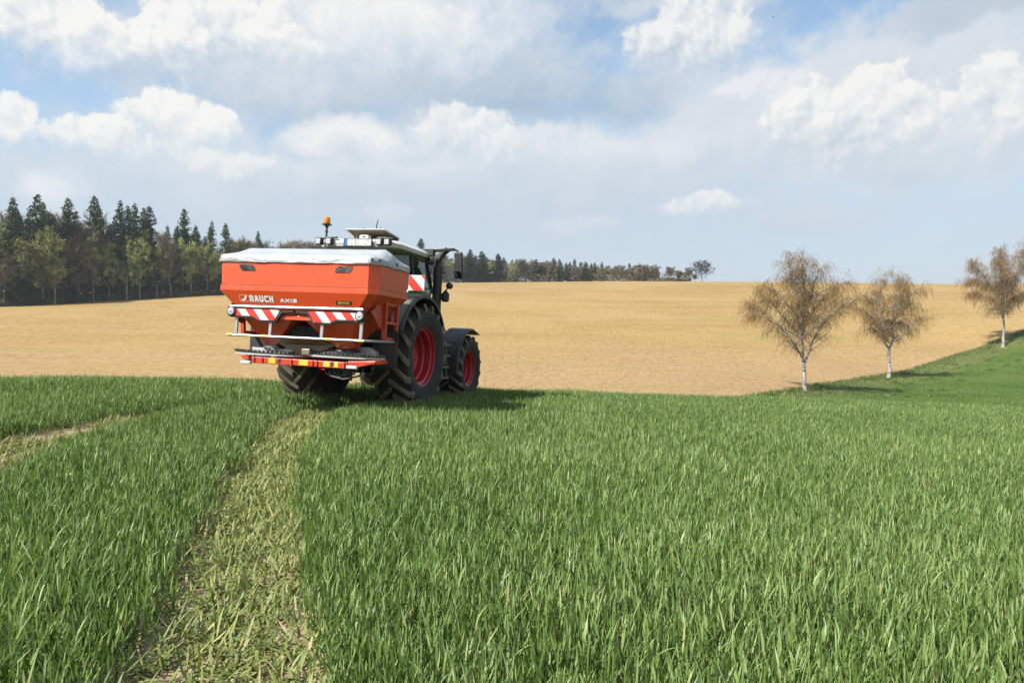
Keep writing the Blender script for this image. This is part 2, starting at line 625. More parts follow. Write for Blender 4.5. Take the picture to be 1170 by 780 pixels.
def make_plate():
    m, T, b = mat_new('number_plate_face')
    v = objco(T)
    s = T.new('ShaderNodeSeparateXYZ', {0: v})
    n = T.noise(T.vmath('MULTIPLY', v, (22.0, 0.0, 9.0)), 1.0, 1.0, 0.4)
    T.set(b.inputs['Base Color'], T.mix(T.ramp(n, 0.35, 0.65), rgb(0.40, 0.41, 0.42), rgb(0.66, 0.66, 0.65)))
    b.inputs['Roughness'].default_value = 0.4
    return m


M['plate'] = make_plate()


def make_leaf(name, stops, trans=0.35, gloss=0.12, attr='tint', rough=0.45):
    m, T, b = mat_new(name)
    T.n.remove(b)
    at = T.new('ShaderNodeAttribute', attribute_name=attr)
    cr = T.new('ShaderNodeValToRGB')
    el = cr.color_ramp.elements
    el[0].position, el[0].color = stops[0][0], rgb(*stops[0][1])
    el[1].position, el[1].color = stops[1][0], rgb(*stops[1][1])
    for p, c in stops[2:]:
        e = el.new(p)
        e.color = rgb(*c)
    T.l.new(at.outputs['Fac'], cr.inputs[0])
    c = cr.outputs[0]
    df = T.new('ShaderNodeBsdfDiffuse', {0: c})
    tl = T.new('ShaderNodeBsdfTranslucent', {0: T.mix(1.0, c, rgb(1.25, 1.25, 0.65), 'MULTIPLY')})
    mx = T.new('ShaderNodeMixShader', {0: trans, 1: df.outputs[0], 2: tl.outputs[0]})
    gl = T.new('ShaderNodeBsdfGlossy', {0: rgb(0.9, 0.95, 0.95), 1: rough})
    m2 = T.new('ShaderNodeMixShader', {0: gloss, 1: mx.outputs[0], 2: gl.outputs[0]})
    T.l.new(m2.outputs[0], m.node_tree.nodes['Material Output'].inputs[0])
    return m


def make_soil(name, c1, c2, scale, bump):
    m, T, b = mat_new(name)
    v = objco(T)
    n = T.noise(v, scale, 7.0, 0.7)
    n2 = T.noise(v, scale * 7, 5.0, 0.6)
    T.set(b.inputs['Base Color'], T.mix(T.ramp(T.math('MULTIPLY_ADD', n2, 0.4, T.math('MULTIPLY', n, 0.6)), 0.35, 0.65), rgb(*c1), rgb(*c2)))
    b.inputs['Roughness'].default_value = 0.95
    b.inputs['Specular IOR Level'].default_value = 0.1
    bp = T.new('ShaderNodeBump', {'Height': T.math('ADD', n, T.math('MULTIPLY', n2, 0.3)), 'Strength': bump, 'Distance': 0.06})
    T.l.new(bp.outputs[0], b.inputs['Normal'])
    return m


M['soil'] = make_soil('dry_loam', (0.28, 0.20, 0.115), (0.58, 0.45, 0.30), 3.0, 0.8)


def make_ochre():
    m, T, b = mat_new('dry_ochre_soil')
    v = objco(T)
    big = T.noise(v, 0.035, 4.0, 0.55)
    streak = T.noise(T.vmath('MULTIPLY', v, (0.02, 0.16, 0.1)), 1.0, 5.0, 0.6)
    clod = T.noise(v, 1.7, 5.0, 0.75)
    fine = T.noise(v, 5.5, 3.0, 0.7)
    row = T.noise(T.vmath('MULTIPLY', v, (0.25, 3.0, 1.0)), 1.0, 3.0, 0.6)
    base = T.mix(T.ramp(big, 0.35, 0.65), rgb(0.350, 0.235, 0.088), rgb(0.415, 0.290, 0.122))
    base = T.mix(T.ramp(streak, 0.48, 0.68, 0.0, 0.55), base, rgb(0.455, 0.32, 0.17))
    # paler crusted soil towards the valley floor
    s = T.new('ShaderNodeSeparateXYZ', {0: v})
    low = T.ramp(T.math('MULTIPLY_ADD', big, 8.0, s.outputs[2]), 5.0, -1.5, 0.0, 0.75)
    base = T.mix(low, base, rgb(0.42, 0.29, 0.165))
    grain = T.noise(T.vmath('MULTIPLY', v, (1.0, 0.40, 1.0)), 2.0, 6.0, 0.90)  # colour noise painted in place of the shadows clods cast
    base = T.mix(T.ramp(row, 0.45, 0.75, 0.0, 0.25), base, rgb(0.29, 0.18, 0.075))
    base = T.mix(T.ramp(grain, 0.52, 0.62, 0.0, 0.72), base, rgb(0.19, 0.115, 0.05))
    base = T.mix(T.ramp(grain, 0.48, 0.38, 0.0, 0.75), base, rgb(0.52, 0.37, 0.19))
    base = T.mix(T.ramp(clod, 0.60, 0.72, 0.0, 0.5), base, rgb(0.20, 0.13, 0.06))
    weed = T.math('MULTIPLY', T.ramp(T.noise(T.vmath('MULTIPLY', v, (0.012, 0.11, 0.1)), 1.0, 6.0, 0.6), 0.56, 0.64), T.ramp(fine, 0.42, 0.60))
    base = T.mix(T.math('MULTIPLY', weed, 0.55), base, rgb(0.30, 0.27, 0.075))
    T.set(b.inputs['Base Color'], base)
    b.inputs['Roughness'].default_value = 1.0
    b.inputs['Specular IOR Level'].default_value = 0.05
    bp = T.new('ShaderNodeBump', {'Height': T.math('ADD', clod, T.math('MULTIPLY', fine, 0.4)), 'Strength': 0.9, 'Distance': 0.10})
    T.l.new(bp.outputs[0], b.inputs['Normal'])
    return m


M['ochre'] = make_ochre()


def make_meadow():
    m, T, b = mat_new('young_meadow')
    v = objco(T)
    at = T.new('ShaderNodeAttribute', attribute_name='edge').outputs['Fac']
    n = T.noise(v, 0.16, 5.0, 0.6)
    n2 = T.noise(v, 1.6, 6.0, 0.7)
    n3 = T.noise(v, 4.0, 5.0, 0.8)
    strip = T.noise(T.vmath('MULTIPLY', v, (0.05, 0.35, 0.3)), 1.0, 4.0, 0.6)
    lush = T.mix(T.ramp(n, 0.35, 0.65), rgb(0.062, 0.125, 0.014), rgb(0.100, 0.165, 0.024))
    lush = T.mix(T.ramp(strip, 0.5, 0.7, 0, 0.5), lush, rgb(0.125, 0.150, 0.038))
    rough_ = T.mix(T.ramp(n2, 0.35, 0.68), rgb(0.075, 0.115, 0.025), rgb(0.22, 0.215, 0.07))
    e = T.ramp(T.math('MULTIPLY_ADD', n, 6.0, at), 10.5, 6.0)
    c = T.mix(e, lush, rough_)
    c = T.mix(T.ramp(n3, 0.48, 0.66, 0, 0.6), c, rgb(0.040, 0.070, 0.014))
    c = T.mix(T.ramp(n3, 0.44, 0.34, 0, 0.5), c, rgb(0.14, 0.165, 0.045))
    bare = T.math('MULTIPLY', T.ramp(n2, 0.70, 0.76), T.ramp(strip, 0.55, 0.62))
    c = T.mix(bare, c, rgb(0.42, 0.31, 0.17))
    T.set(b.inputs['Base Color'], c)
    b.inputs['Roughness'].default_value = 0.9
    b.inputs['Specular IOR Level'].default_value = 0.15
    bp = T.new('ShaderNodeBump', {'Height': T.math('ADD', n2, T.math('MULTIPLY', n3, 0.5)), 'Strength': 0.7, 'Distance': 0.12})
    T.l.new(bp.outputs[0], b.inputs['Normal'])
    return m


M['meadow'] = make_meadow()


def make_birch_bark():
    m, T, b = mat_new('birch_bark')
    v = objco(T)
    n = T.noise(T.vmath('MULTIPLY', v, (1.6, 1.6, 4.5)), 1.6, 5.0, 0.7)
    n2 = T.noise(v, 0.9, 4.0, 0.6)
    c = T.mix(T.ramp(n, 0.51, 0.57), rgb(0.45, 0.43, 0.39), rgb(0.045, 0.038, 0.032))
    c = T.mix(T.ramp(n2, 0.48, 0.7, 0, 0.5), c, rgb(0.30, 0.26, 0.21))
    T.set(b.inputs['Base Color'], c)
    b.inputs['Roughness'].default_value = 0.8
    return m


M['birch'] = make_birch_bark()


def make_plain(name, c1, c2, scale=1.0, rough=0.9, rand=0.0):
    m, T, b = mat_new(name)
    v = objco(T)
    n = T.noise(v, scale, 5.0, 0.65)
    c = T.mix(T.ramp(n, 0.35, 0.65), rgb(*c1), rgb(*c2))
    if rand:
        oi = T.new('ShaderNodeObjectInfo')
        hs = T.new('ShaderNodeHueSaturation', {'Color': c,
                   'Hue': T.ramp(oi.outputs['Random'], 0, 1, 0.5 - 0.02, 0.5 + 0.02, False),
                   'Value': T.ramp(oi.outputs['Random'], 0, 1, 1 - rand, 1 + rand, False)})
        c = hs.outputs[0]
    T.set(b.inputs['Base Color'], c)
    b.inputs['Roughness'].default_value = rough
    b.inputs['Specular IOR Level'].default_value = 0.1
    return m


M['bark'] = make_plain('conifer_bark', (0.10, 0.075, 0.055), (0.20, 0.16, 0.12), 1.2)
M['greybark'] = make_plain('grey_bark', (0.20, 0.17, 0.14), (0.42, 0.38, 0.31), 1.0)
M['needle'] = make_plain('spruce_needles', (0.046, 0.080, 0.034), (0.125, 0.175, 0.075), 0.8, 0.8, 0.30)
M['larch'] = make_plain('fresh_green_leaves', (0.27, 0.32, 0.085), (0.44, 0.46, 0.17), 0.6, 0.8, 0.28)
M['twig'] = make_plain('brown_twigs', (0.17, 0.135, 0.095), (0.28, 0.225, 0.155), 0.6, 0.9, 0.25)
M['budtwig'] = make_plain('budding_twigs', (0.22, 0.18, 0.085), (0.31, 0.26, 0.13), 0.5, 0.9, 0.2)
M['blossom'] = make_plain('pale_budding_twigs', (0.26, 0.215, 0.15), (0.34, 0.30, 0.20), 0.5, 0.9, 0.15)
M['birchtwig'] = make_plain('birch_twigs', (0.19, 0.110, 0.048), (0.29, 0.175, 0.075), 0.8, 0.9)
M['catkin'] = make_plain('birch_catkins', (0.25, 0.155, 0.048), (0.36, 0.23, 0.075), 0.9, 0.9)
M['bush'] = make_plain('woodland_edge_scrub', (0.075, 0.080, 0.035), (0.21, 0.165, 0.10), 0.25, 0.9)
M['bird'] = make_plain('dark_feathers', (0.02, 0.02, 0.02), (0.05, 0.045, 0.04), 8.0)

M['wheat'] = make_leaf('wheat_leaf', [(0.0, (0.080, 0.152, 0.030)), (0.4, (0.195, 0.312, 0.072)), (0.75, (0.335, 0.462, 0.156)),
                                      (0.95, (0.48, 0.55, 0.23)), (1.0, (0.58, 0.52, 0.24))], 0.36, 0.035, rough=0.50)
M['flat'] = make_leaf('trampled_leaf', [(0.0, (0.12, 0.18, 0.04)), (0.35, (0.27, 0.32, 0.09)), (0.7, (0.43, 0.45, 0.16)),
                                        (0.9, (0.58, 0.52, 0.24)), (1.0, (0.66, 0.57, 0.33))], 0.30, 0.03, rough=0.55)
M['turf'] = make_leaf('rough_grass', [(0.0, (0.045, 0.095, 0.014)), (0.5, (0.105, 0.175, 0.030)), (0.85, (0.21, 0.25, 0.06)), (1.0, (0.55, 0.45, 0.03))], 0.25, 0.04)

# ------------------------------------------------------------------ terrain
ZX, ZY, Z0 = -0.04939796, -0.00206238, -1.38971944
CR_S = (np.array([-400, 0, 150, 300, 430, 560, 700, 860, 1000, 1170, 1600]) - CX) / F
CR_D = np.array([10.5, 12.02, 13.76, 15.1, 15.5, 15.95, 16.93, 18.08, 19.25, 20.06, 21.0])


def z_near(X, Y):
    X = np.asarray(X, float)
    Y = np.asarray(Y, float)
    s = X / np.maximum(Y, 2.0)
    d0 = np.interp(s, CR_S, CR_D)
    e = np.maximum(0, Y - d0)
    drop = np.where(e < 6, 0.02 * e * e, 0.72 + 0.24 * (e - 6))
    return Z0 + ZX * np.clip(X, -40, 40) + ZY * Y - drop


CTRL = []
for depth, row in {
    46: ((-400, 470), (0, 476), (300, 482), (585, 486), (900, 484), (1170, 486), (1650, 490)),
    62: ((-300, 424), (0, 429), (300, 437), (585, 447), (760, 450), (920, 455), (1015, 459), (1170, 462), (1600, 458)),
    71: ((0, 417), (585, 432), (920, 447), (1015, 452), (1170, 453), (1450, 446)),
    80: ((0, 405), (585, 420), (920, 437), (1000, 444.5), (1170, 444), (1400, 437)),
    92: ((0, 394), (300, 401), (585, 407), (920, 424), (1015, 432), (1100, 431), (1170, 427), (1400, 416)),
    101: ((920, 412), (1069, 427), (1170, 416), (1400, 404)),
    115: ((0, 375), (300, 382), (585, 388), (900, 395), (1015, 400), (1148, 396.5), (1170, 389), (1400, 374)),
    152: ((-300, 351), (0, 351.5), (250, 355), (585, 361), (900, 363), (1170, 352), (1450, 342)),
    190: ((-300, 345), (0, 345), (250, 337.5), (585, 341), (900, 342), (1170, 334)),
    235: ((-300, 341), (100, 336), (430, 327.5), (585, 328), (760, 328.5), (920, 329.5), (1170, 327.5), (1400, 327)),
    280: ((100, 333), (420, 324), (560, 322.8), (700, 321.5), (860, 322), (1000, 323.5), (1170, 325)),
    340: ((-200, 336), (300, 328), (540, 325), (700, 324), (860, 325), (1170, 327.5)),
    480: ((-200, 340), (400, 334), (860, 332), (1300, 334)),
    900: ((-300, 355), (585, 352), (1400, 355)),
}.items():
    for (px, py) in row:
        CTRL.append(((px - CX) / F * depth, depth, (CY - py) / F * depth))
CTRL = np.array(CTRL)
SC = 100.0


def tps_fit(P, z, lam=2e-4):
    n = len(P)
    d = np.linalg.norm(P[:, None] - P[None], axis=2)
    K = np.where(d > 0, d * d * np.log(np.maximum(d, 1e-12)), 0) + lam * np.eye(n)
    A = np.hstack([np.ones((n, 1)), P])
    L_ = np.block([[K, A], [A.T, np.zeros((3, 3))]])
    return np.linalg.solve(L_, np.concatenate([z, np.zeros(3)]))


TP = CTRL[:, :2] / SC
TW = tps_fit(TP, CTRL[:, 2])


def z_far(X, Y):
    Q = np.stack([np.ravel(X), np.ravel(Y)], 1) / SC
    out = np.empty(len(Q))
    for i in range(0, len(Q), 20000):
        q = Q[i:i + 20000]
        d = np.linalg.norm(q[:, None] - TP[None], axis=2)
        U = np.where(d > 0, d * d * np.log(np.maximum(d, 1e-12)), 0)
        out[i:i + 20000] = U @ TW[:-3] + TW[-3] + q @ TW[-2:]
    return out.reshape(np.shape(X))


def height(X, Y):
    X = np.asarray(X, float)
    Y = np.asarray(Y, float)
    t = np.clip((Y - 27) / 19, 0, 1)
    t = t * t * (3 - 2 * t)
    zn = z_near(X, Y)
    if np.all(t == 0):
        return zn
    zf = z_far(np.clip(X, -900, 900), np.maximum(Y, 40))
    return zn * (1 - t) + zf * t


def ray_hit(px, py, y0=48.0, y1=330.0):
    Y = np.arange(y0, y1, 0.5)
    X = (px - CX) / F * Y
    g = height(X, Y) - (CY - py) / F * Y
    i = int(np.argmax(g > 0)) if np.any(g > 0) else len(Y) - 1
    return X[i], Y[i], float(height(X[i:i + 1], Y[i:i + 1])[0])


def ground_pt(px, py):
    # pixel on the near field plane
    a, b = (px - CX) / F, (CY - py) / F
    Y = Z0 / (b - ZX * a - ZY)
    return a * Y, Y


def grid_mesh(name, xs, ys, mat, zoff=0.0, kind='structure'):
    X, Y = np.meshgrid(xs, ys)
    Z = height(X, Y) + zoff
    V = np.stack([X, Y, Z], -1).reshape(-1, 3)
    ny, nx = X.shape
    i = np.arange(ny - 1)[:, None] * nx + np.arange(nx - 1)[None]
    q = np.stack([i, i + 1, i + 1 + nx, i + nx], -1).reshape(-1, 4)
    return array_mesh(name, V, q, None, mat, smooth=True, kind=kind)


# wheel tracks through the wheat, as lines on the ground
TR_R = np.array([ground_pt(*p) for p in [(252, 860), (256, 790), (260, 740), (264, 700), (272, 650), (283, 600), (299, 550), (322, 507), (347, 482), (372, 470), (405, 466.5), (440, 465)]])
TR_L = np.array([ground_pt(*p) for p in [(-260, 655), (-120, 572), (0, 522), (60, 503), (110, 492), (170, 478), (225, 469), (300, 462), (366, 458)]])


def dist_line(P, L_):
    best = np.full(len(P), 1e9)
    for a, b in zip(L_[:-1], L_[1:]):
        ab = b - a
        t = np.clip(((P - a) @ ab) / (ab @ ab), 0, 1)
        best = np.minimum(best, np.linalg.norm(P - (a + t[:, None] * ab), axis=1))
    return best


_wv = [(rng.uniform(.5, 3.5), rng.uniform(0, 6.28), rng.uniform(0, 6.28)) for _ in range(14)]


def wob(P):
    # smooth pseudo-noise in -1..1 over the ground
    o = np.zeros(len(P))
    for f_, a, ph in _wv:
        o += np.sin(f_ * (P[:, 0] * math.cos(a) + P[:, 1] * math.sin(a)) + ph)
    return o / 5.0


def build_ground():
    g = grid_mesh('ground', np.arange(-42, 46.1, 0.35), np.arange(-14, 34.1, 0.35), M['soil'])
    me = g.data
    co = np.empty(len(me.vertices) * 3, np.float32)
    me.vertices.foreach_get('co', co)
    co = co.reshape(-1, 3)
    P = co[:, :2].astype(float)
    d = np.minimum(dist_line(P, TR_R), dist_line(P, TR_L))
    co[:, 2] -= 0.05 * np.exp(-(d / 0.3) ** 2)
    me.vertices.foreach_set('co', co.ravel())
    tag(g, 'dry loam soil under the green wheat', 'ground')
    xs = np.concatenate([np.linspace(-900, -260, 18)[:-1], np.linspace(-260, 320, 240), np.linspace(320, 900, 16)[1:]])
    ys = np.concatenate([np.arange(34, 120, 1.5), np.arange(120, 340, 3.0), np.linspace(340, 1000, 34)])
    h = grid_mesh('hill', xs, ys, M['ochre'])
    tag(h, 'bare ochre field rising to the skyline behind the wheat', 'field')
    # ground carries on behind and beside the camera
    b = grid_mesh('field', np.array([-300, -150, -42.0]), np.linspace(-120, 34, 12), M['soil'], -0.004)
    b2 = grid_mesh('field', np.array([46.0, 150, 300]), np.linspace(-120, 34, 12), M['soil'], -0.004)
    b3 = grid_mesh('field', np.linspace(-42, 46, 5), np.array([-120, -60, -14.0]), M['soil'], -0.004)
    for x in (b, b2, b3):
        tag(x, 'soil of the field around the wheat', 'field')


EDGE_PX = [(840, 456), (860, 452.5), (890, 447.5), (920, 442), (968, 434), (1015, 426.5), (1050, 418), (1080, 409), (1105, 401), (1130, 391.5), (1150, 384.5), (1170, 377.5), (1215, 363), (1280, 346)]


def build_meadow():
    E = np.array([ray_hit(x, y)[:2] for x, y in EDGE_PX])
    first = E[0] + (E[0] - E[2]) * 4.0
    E = np.vstack([first, E])
    # resample
    seg = np.linalg.norm(np.diff(E, axis=0), axis=1)
    s = np.concatenate([[0], np.cumsum(seg)])
    t = np.linspace(0, s[-1], 170)
    ex = np.interp(t, s, E[:, 0])
    ey = np.interp(t, s, E[:, 1])
    k = np.ones(7) / 7
    exs, eys = ex.copy(), ey.copy()
    exs[3:-3] = np.convolve(ex, k, 'valid')
    eys[3:-3] = np.convolve(ey, k, 'valid')
    jit = np.convolve(rng.normal(0, 1, 176), np.ones(7) / 7, 'valid') * 0.5
    eys = eys + jit[:170]
    off = np.concatenate([np.arange(0, 16, 0.8), np.linspace(16, 120, 60)])
    # meadow lies to the right of / below the edge: step along (+x, -y)
    dirv = np.array([0.62, -0.78])
    X = exs[None] + off[:, None] * dirv[0]
    Y = eys[None] + off[:, None] * dirv[1]
    Y = np.maximum(Y, 38 + 0.02 * np.arange(len(off))[:, None])
    Z = height(X, Y) + 0.07 - 0.066 * np.exp(-off / 0.5)[:, None]
    V = np.stack([X, Y, Z], -1).reshape(-1, 3)
    ny, nx = X.shape
    i = np.arange(ny - 1)[:, None] * nx + np.arange(nx - 1)[None]
    q = np.stack([i, i + 1, i + 1 + nx, i + nx], -1).reshape(-1, 4)
    edge = np.repeat(off, nx)
    m = array_mesh('meadow', V, q, None, M['meadow'], {'edge': edge}, True, 'structure')
    tag(m, 'green meadow slope under the birches on the right', 'meadow')
    return exs, eys


build_ground()
EX, EY = build_meadow()


# ------------------------------------------------------------------ grass-like blades
def blades(px, py, pz, h, w, ang, lean, curl, nseg, tint, facing=None):
    n = len(px)
    V = np.zeros((n, 2 * nseg + 1, 3), np.float32)
    dx, dy = np.cos(ang), np.sin(ang)
    fa = ang + np.pi / 2 if facing is None else facing
    wx, wy = np.cos(fa), np.sin(fa)
    hx = np.zeros(n)
    hz = np.zeros(n)
    th = lean.copy()
    seg = h / nseg
    for k in range(nseg + 1):
        t = k / nseg
        ww = w * (1.0 - t ** 2.6) * (0.55 + 0.9 * t * (1.5 - t))
        bx, by, bz = px + dx * hx, py + dy * hx, pz + hz
        if k < nseg:
            V[:, 2 * k] = np.stack([bx - wx * ww / 2, by - wy * ww / 2, bz], 1)
            V[:, 2 * k + 1] = np.stack([bx + wx * ww / 2, by + wy * ww / 2, bz], 1)
            hx = hx + np.sin(th) * seg
            hz = hz + np.cos(th) * seg
            th = th + curl / nseg
        else:
            V[:, 2 * k] = np.stack([bx, by, bz], 1)
    m = 2 * nseg + 1
    base = (np.arange(n) * m)[:, None]
    quads = [base + np.array([2 * k, 2 * k + 1, 2 * k + 3, 2 * k + 2]) for k in range(nseg - 1)]
    quads = np.concatenate(quads) if quads else np.zeros((0, 4), np.int64)
    tris = base + np.array([2 * nseg - 2, 2 * nseg - 1, 2 * nseg])
    return V.reshape(-1, 3), quads, tris, np.repeat(tint, m)


class Pile:
    def __init__(self):
        self.V, self.Q, self.T_, self.A, self.n = [], [], [], [], 0

    def add(self, V, Q, T_, A):
        self.V.append(V)
        self.Q.append(Q + self.n)
        self.T_.append(T_ + self.n)
        self.A.append(A)
        self.n += len(V)

    def build(self, name, mat, **k):
        return array_mesh(name, np.concatenate(self.V), np.concatenate(self.Q), np.concatenate(self.T_), mat, {'tint': np.concatenate(self.A)}, smooth=True, **k)


def build_wheat():
    up = Pile()
    for (y0, y1, rho, nb, nseg, wmul) in ((1.3, 5.0, 1150, 5, 4, 1.05), (5.0, 9.0, 950, 5, 3, 1.1), (9.0, 27.0, 600, 5, 2, 1.25)):
        xm = lambda y: 0.75 * y * 1.28 + 1.6
        area = (y1 - y0) * 2 * xm(y1)
        n = int(area * rho)
        P = np.stack([rng.uniform(-xm(y1), xm(y1), n), rng.uniform(y0, y1, n)], 1)
        P = P[np.abs(P[:, 0]) < xm(P[:, 1])]
        wb = wob(P)
        hw = 0.35 + 0.05 * wob(P * 1.7 + 3.1)
        dR, dL = dist_line(P, TR_R), dist_line(P, TR_L)
        d = np.minimum(dR, dL + 0.095 - 0.20 * np.clip((10.2 - P[:, 1]) / 1.5, -0.1, 1))
        edge = (d - hw) / 0.13 + rng.normal(0, 0.35, len(P))
        P, wb, d = P[edge > 0], wb[edge > 0], d[edge > 0]
        nearedge = np.clip(1 - (d - 0.42) / 0.25, 0, 1)
        # plants -> blades
        Pb = np.repeat(P, nb, 0)
        n = len(Pb)
        wbb = np.repeat(wb, nb)
        ph = np.repeat(rng.normal(0, 1, len(P)), nb)
        Pb = Pb + rng.normal(0, 0.012, Pb.shape)
        tall = (1.0 + 0.12 * ph + 0.13 * wbb) * (1 - 0.25 * np.repeat(nearedge, nb))
        lift = np.tile(np.linspace(0.0, 1.0, nb), len(P)) ** 0.8 * 0.138 * tall
        h = rng.uniform(0.08, 0.145, n) * tall
        w = rng.uniform(0.0068, 0.0112, n) * wmul
        ang = rng.uniform(0, 2 * np.pi, n)
        lean = np.abs(rng.normal(0.24, 0.20, n))
        curl = rng.normal(0.30, 0.35, n)
        # all leaves lean a little down wind (to the right)
        t = np.clip(0.46 + 0.13 * wbb * 0.6 + 0.07 * np.repeat(rng.normal(0, 1, len(P)), nb) + rng.normal(0, 0.24, n), 0, 0.93)
        dry = rng.uniform(0, 1, n) < 0.014
        t = np.where(dry, rng.uniform(0.95, 1.0, n), t)
        face = ang + np.pi / 2 + rng.normal(0, 0.5, n)
        z = z_near(Pb[:, 0], Pb[:, 1]) - 0.01 + lift
        up.add(*blades(Pb[:, 0], Pb[:, 1], z, h, w, ang, lean, curl, nseg, t, face))
    o = up.build('wheat', M['wheat'], kind='stuff')
    tag(o, 'young green wheat standing across the whole foreground', 'wheat')

    fl = Pile()
    for L_, hw0 in ((TR_R, 0.44), (TR_L, 0.50)):
        seg = np.linalg.norm(np.diff(L_, axis=0), axis=1)
        s = np.concatenate([[0], np.cumsum(seg)])
        for (rho, big) in ((850, 1.0), (850, 0.6)):
            n = int(s[-1] * 2 * hw0 * rho)
            t = rng.uniform(0, s[-1], n)
            x = np.interp(t, s, L_[:, 0])
            y = np.interp(t, s, L_[:, 1])
            k = np.clip(np.searchsorted(s, t) - 1, 0, len(seg) - 1)
            dv = (L_[k + 1] - L_[k]) / seg[k][:, None]
            u = np.clip(rng.normal(0, 0.55, n), -1.25, 1.25) * hw0
            x = x - dv[:, 1] * u
            y = y + dv[:, 0] * u
            P = np.stack([x, y], 1)
            bare = wob(P * 2.3 + 11) > (0.50 if L_ is TR_R else -0.12)
            keep = ~bare | (rng.uniform(0, 1, n) < (0.38 if L_ is TR_R else 0.15))
            P, x, y, dv, u = P[keep], x[keep], y[keep], dv[keep], u[keep]
            n = len(x)
            h = rng.uniform(0.07, 0.19, n) * big
            w = rng.uniform(0.009, 0.018, n)
            ang = np.arctan2(dv[:, 1], dv[:, 0]) + rng.normal(0, 0.95, n) + np.where(rng.uniform(0, 1, n) < 0.35, np.pi, 0)
            lean = np.clip(rng.normal(1.12, 0.34, n), 0.25, 1.52)
            curl = rng.normal(0.25, 0.5, n)
            tint = np.clip(rng.normal(0.38, 0.26, n) - 0.25 * (np.abs(u) / hw0 > 0.85), 0, 1)
            z = z_near(x, y) - 0.05 * np.exp(-(u / 0.3) ** 2) + rng.uniform(0.0, 0.03, n)
            fl.add(*blades(x, y, z, h, w, ang, lean, curl, 3, tint, ang + np.pi / 2 + rng.normal(0, 0.3, n)))
    o = fl.build('flattened_wheat', M['flat'], kind='stuff')
    tag(o, 'flattened yellow-green wheat lying in the tractor wheel tracks', 'flattened wheat')

    # rough grass along the field edge and tussocks on the bank
    tf = Pile()
    n = 26000
    k = rng.integers(8, len(EX) - 1, n)
    f_ = rng.uniform(0, 1, n)
    off = rng.exponential(0.9, n) * 1.0
    clump = rng.uniform(0, 1, n) < 0.45
    cx_ = rng.integers(8, len(EX) - 1, 130)
    co_ = rng.uniform(1.0, 11.0, 130)
    ci = rng.integers(0, 130, n)
    k = np.where(clump, cx_[ci], k)
    off = np.where(clump, co_[ci] + rng.normal(0, 0.25, n), off)
    f_ = np.where(clump, 0.5 + rng.normal(0, 0.35, n), f_)
    k2 = np.minimum(k + 1, len(EX) - 1)
    x = EX[k] * (1 - f_) + EX[k2] * f_ + off * 0.62
    y = EY[k] * (1 - f_) + EY[k2] * f_ - off * 0.78
    z = height(x, y) + 0.05
    h = rng.uniform(0.12, 0.34, n)
    tint = np.clip(rng.normal(0.45, 0.22, n), 0, 0.9)
    tint = np.where(clump, tint * 0.55, tint)
    tint = np.where((rng.uniform(0, 1, n) < 0.012) & (off > 1.5), 1.0, tint)
    h = np.where(clump, h, h * 1.25)
    tf.add(*blades(x, y, z, h, rng.uniform(0.02, 0.05, n), rng.uniform(0, 6.28, n), np.abs(rng.normal(0.2, 0.3, n)), np.abs(rng.normal(0.4, 0.4, n)), 2, tint))
    n = 60000
    k = rng.integers(8, len(EX) - 1, n)
    f_ = rng.uniform(0, 1, n)
    off = 1.0 + 55 * rng.uniform(0, 1, n) ** 1.4
    x = EX[k] * (1 - f_) + EX[np.minimum(k + 1, len(EX) - 1)] * f_ + off * 0.62
    y = EY[k] * (1 - f_) + EY[np.minimum(k + 1, len(EX) - 1)] * f_ - off * 0.78
    keep = (y > 52) & (y < 150)
    x, y, off = x[keep], y[keep], off[keep]
    n = len(x)
    g_ = wob(np.stack([x, y], 1) * 0.5)
    tint = np.clip(0.42 + 0.16 * g_ + rng.normal(0, 0.16, n), 0.0, 0.85)
    tf.add(*blades(x, y, height(x, y) + 0.05, rng.uniform(0.08, 0.22, n), rng.uniform(0.04, 0.09, n), rng.uniform(0, 6.28, n), np.abs(rng.normal(0.35, 0.3, n)), np.abs(rng.normal(0.4, 0.4, n)), 2, tint))
    o = tf.build('rough_grass', M['turf'], kind='stuff')
    tag(o, 'rough grass and tussocks along the meadow edge', 'grass')


build_wheat()

# ------------------------------------------------------------------ the tractor and its spreader share one frame on the sloping ground
VEH_LOC = Vector((-2.9845, 13.6235, -1.2704))
_yaw, _roll, _pit = R(15.3817), R(2.6956), R(-0.8636)
_Rz = Matrix(((math.cos(_yaw), math.sin(_yaw), 0), (-math.sin(_yaw), math.cos(_yaw), 0), (0, 0, 1)))
_Ry = Matrix(((math.cos(_roll), 0, math.sin(_roll)), (0, 1, 0), (-math.sin(_roll), 0, math.cos(_roll))))
_Rx = Matrix(((1, 0, 0), (0, math.cos(_pit), -math.sin(_pit)), (0, math.sin(_pit), math.cos(_pit))))
VEH_ROT = (_Rz @ _Ry @ _Rx).to_euler()


def octa(w, y0, y1, c, z):
    return [(-w + c, y0, z), (w - c, y0, z), (w, y0 + c, z), (w, y1 - c, z), (w - c, y1, z), (-w + c, y1, z), (-w, y1 - c, z), (-w, y0 + c, z)]


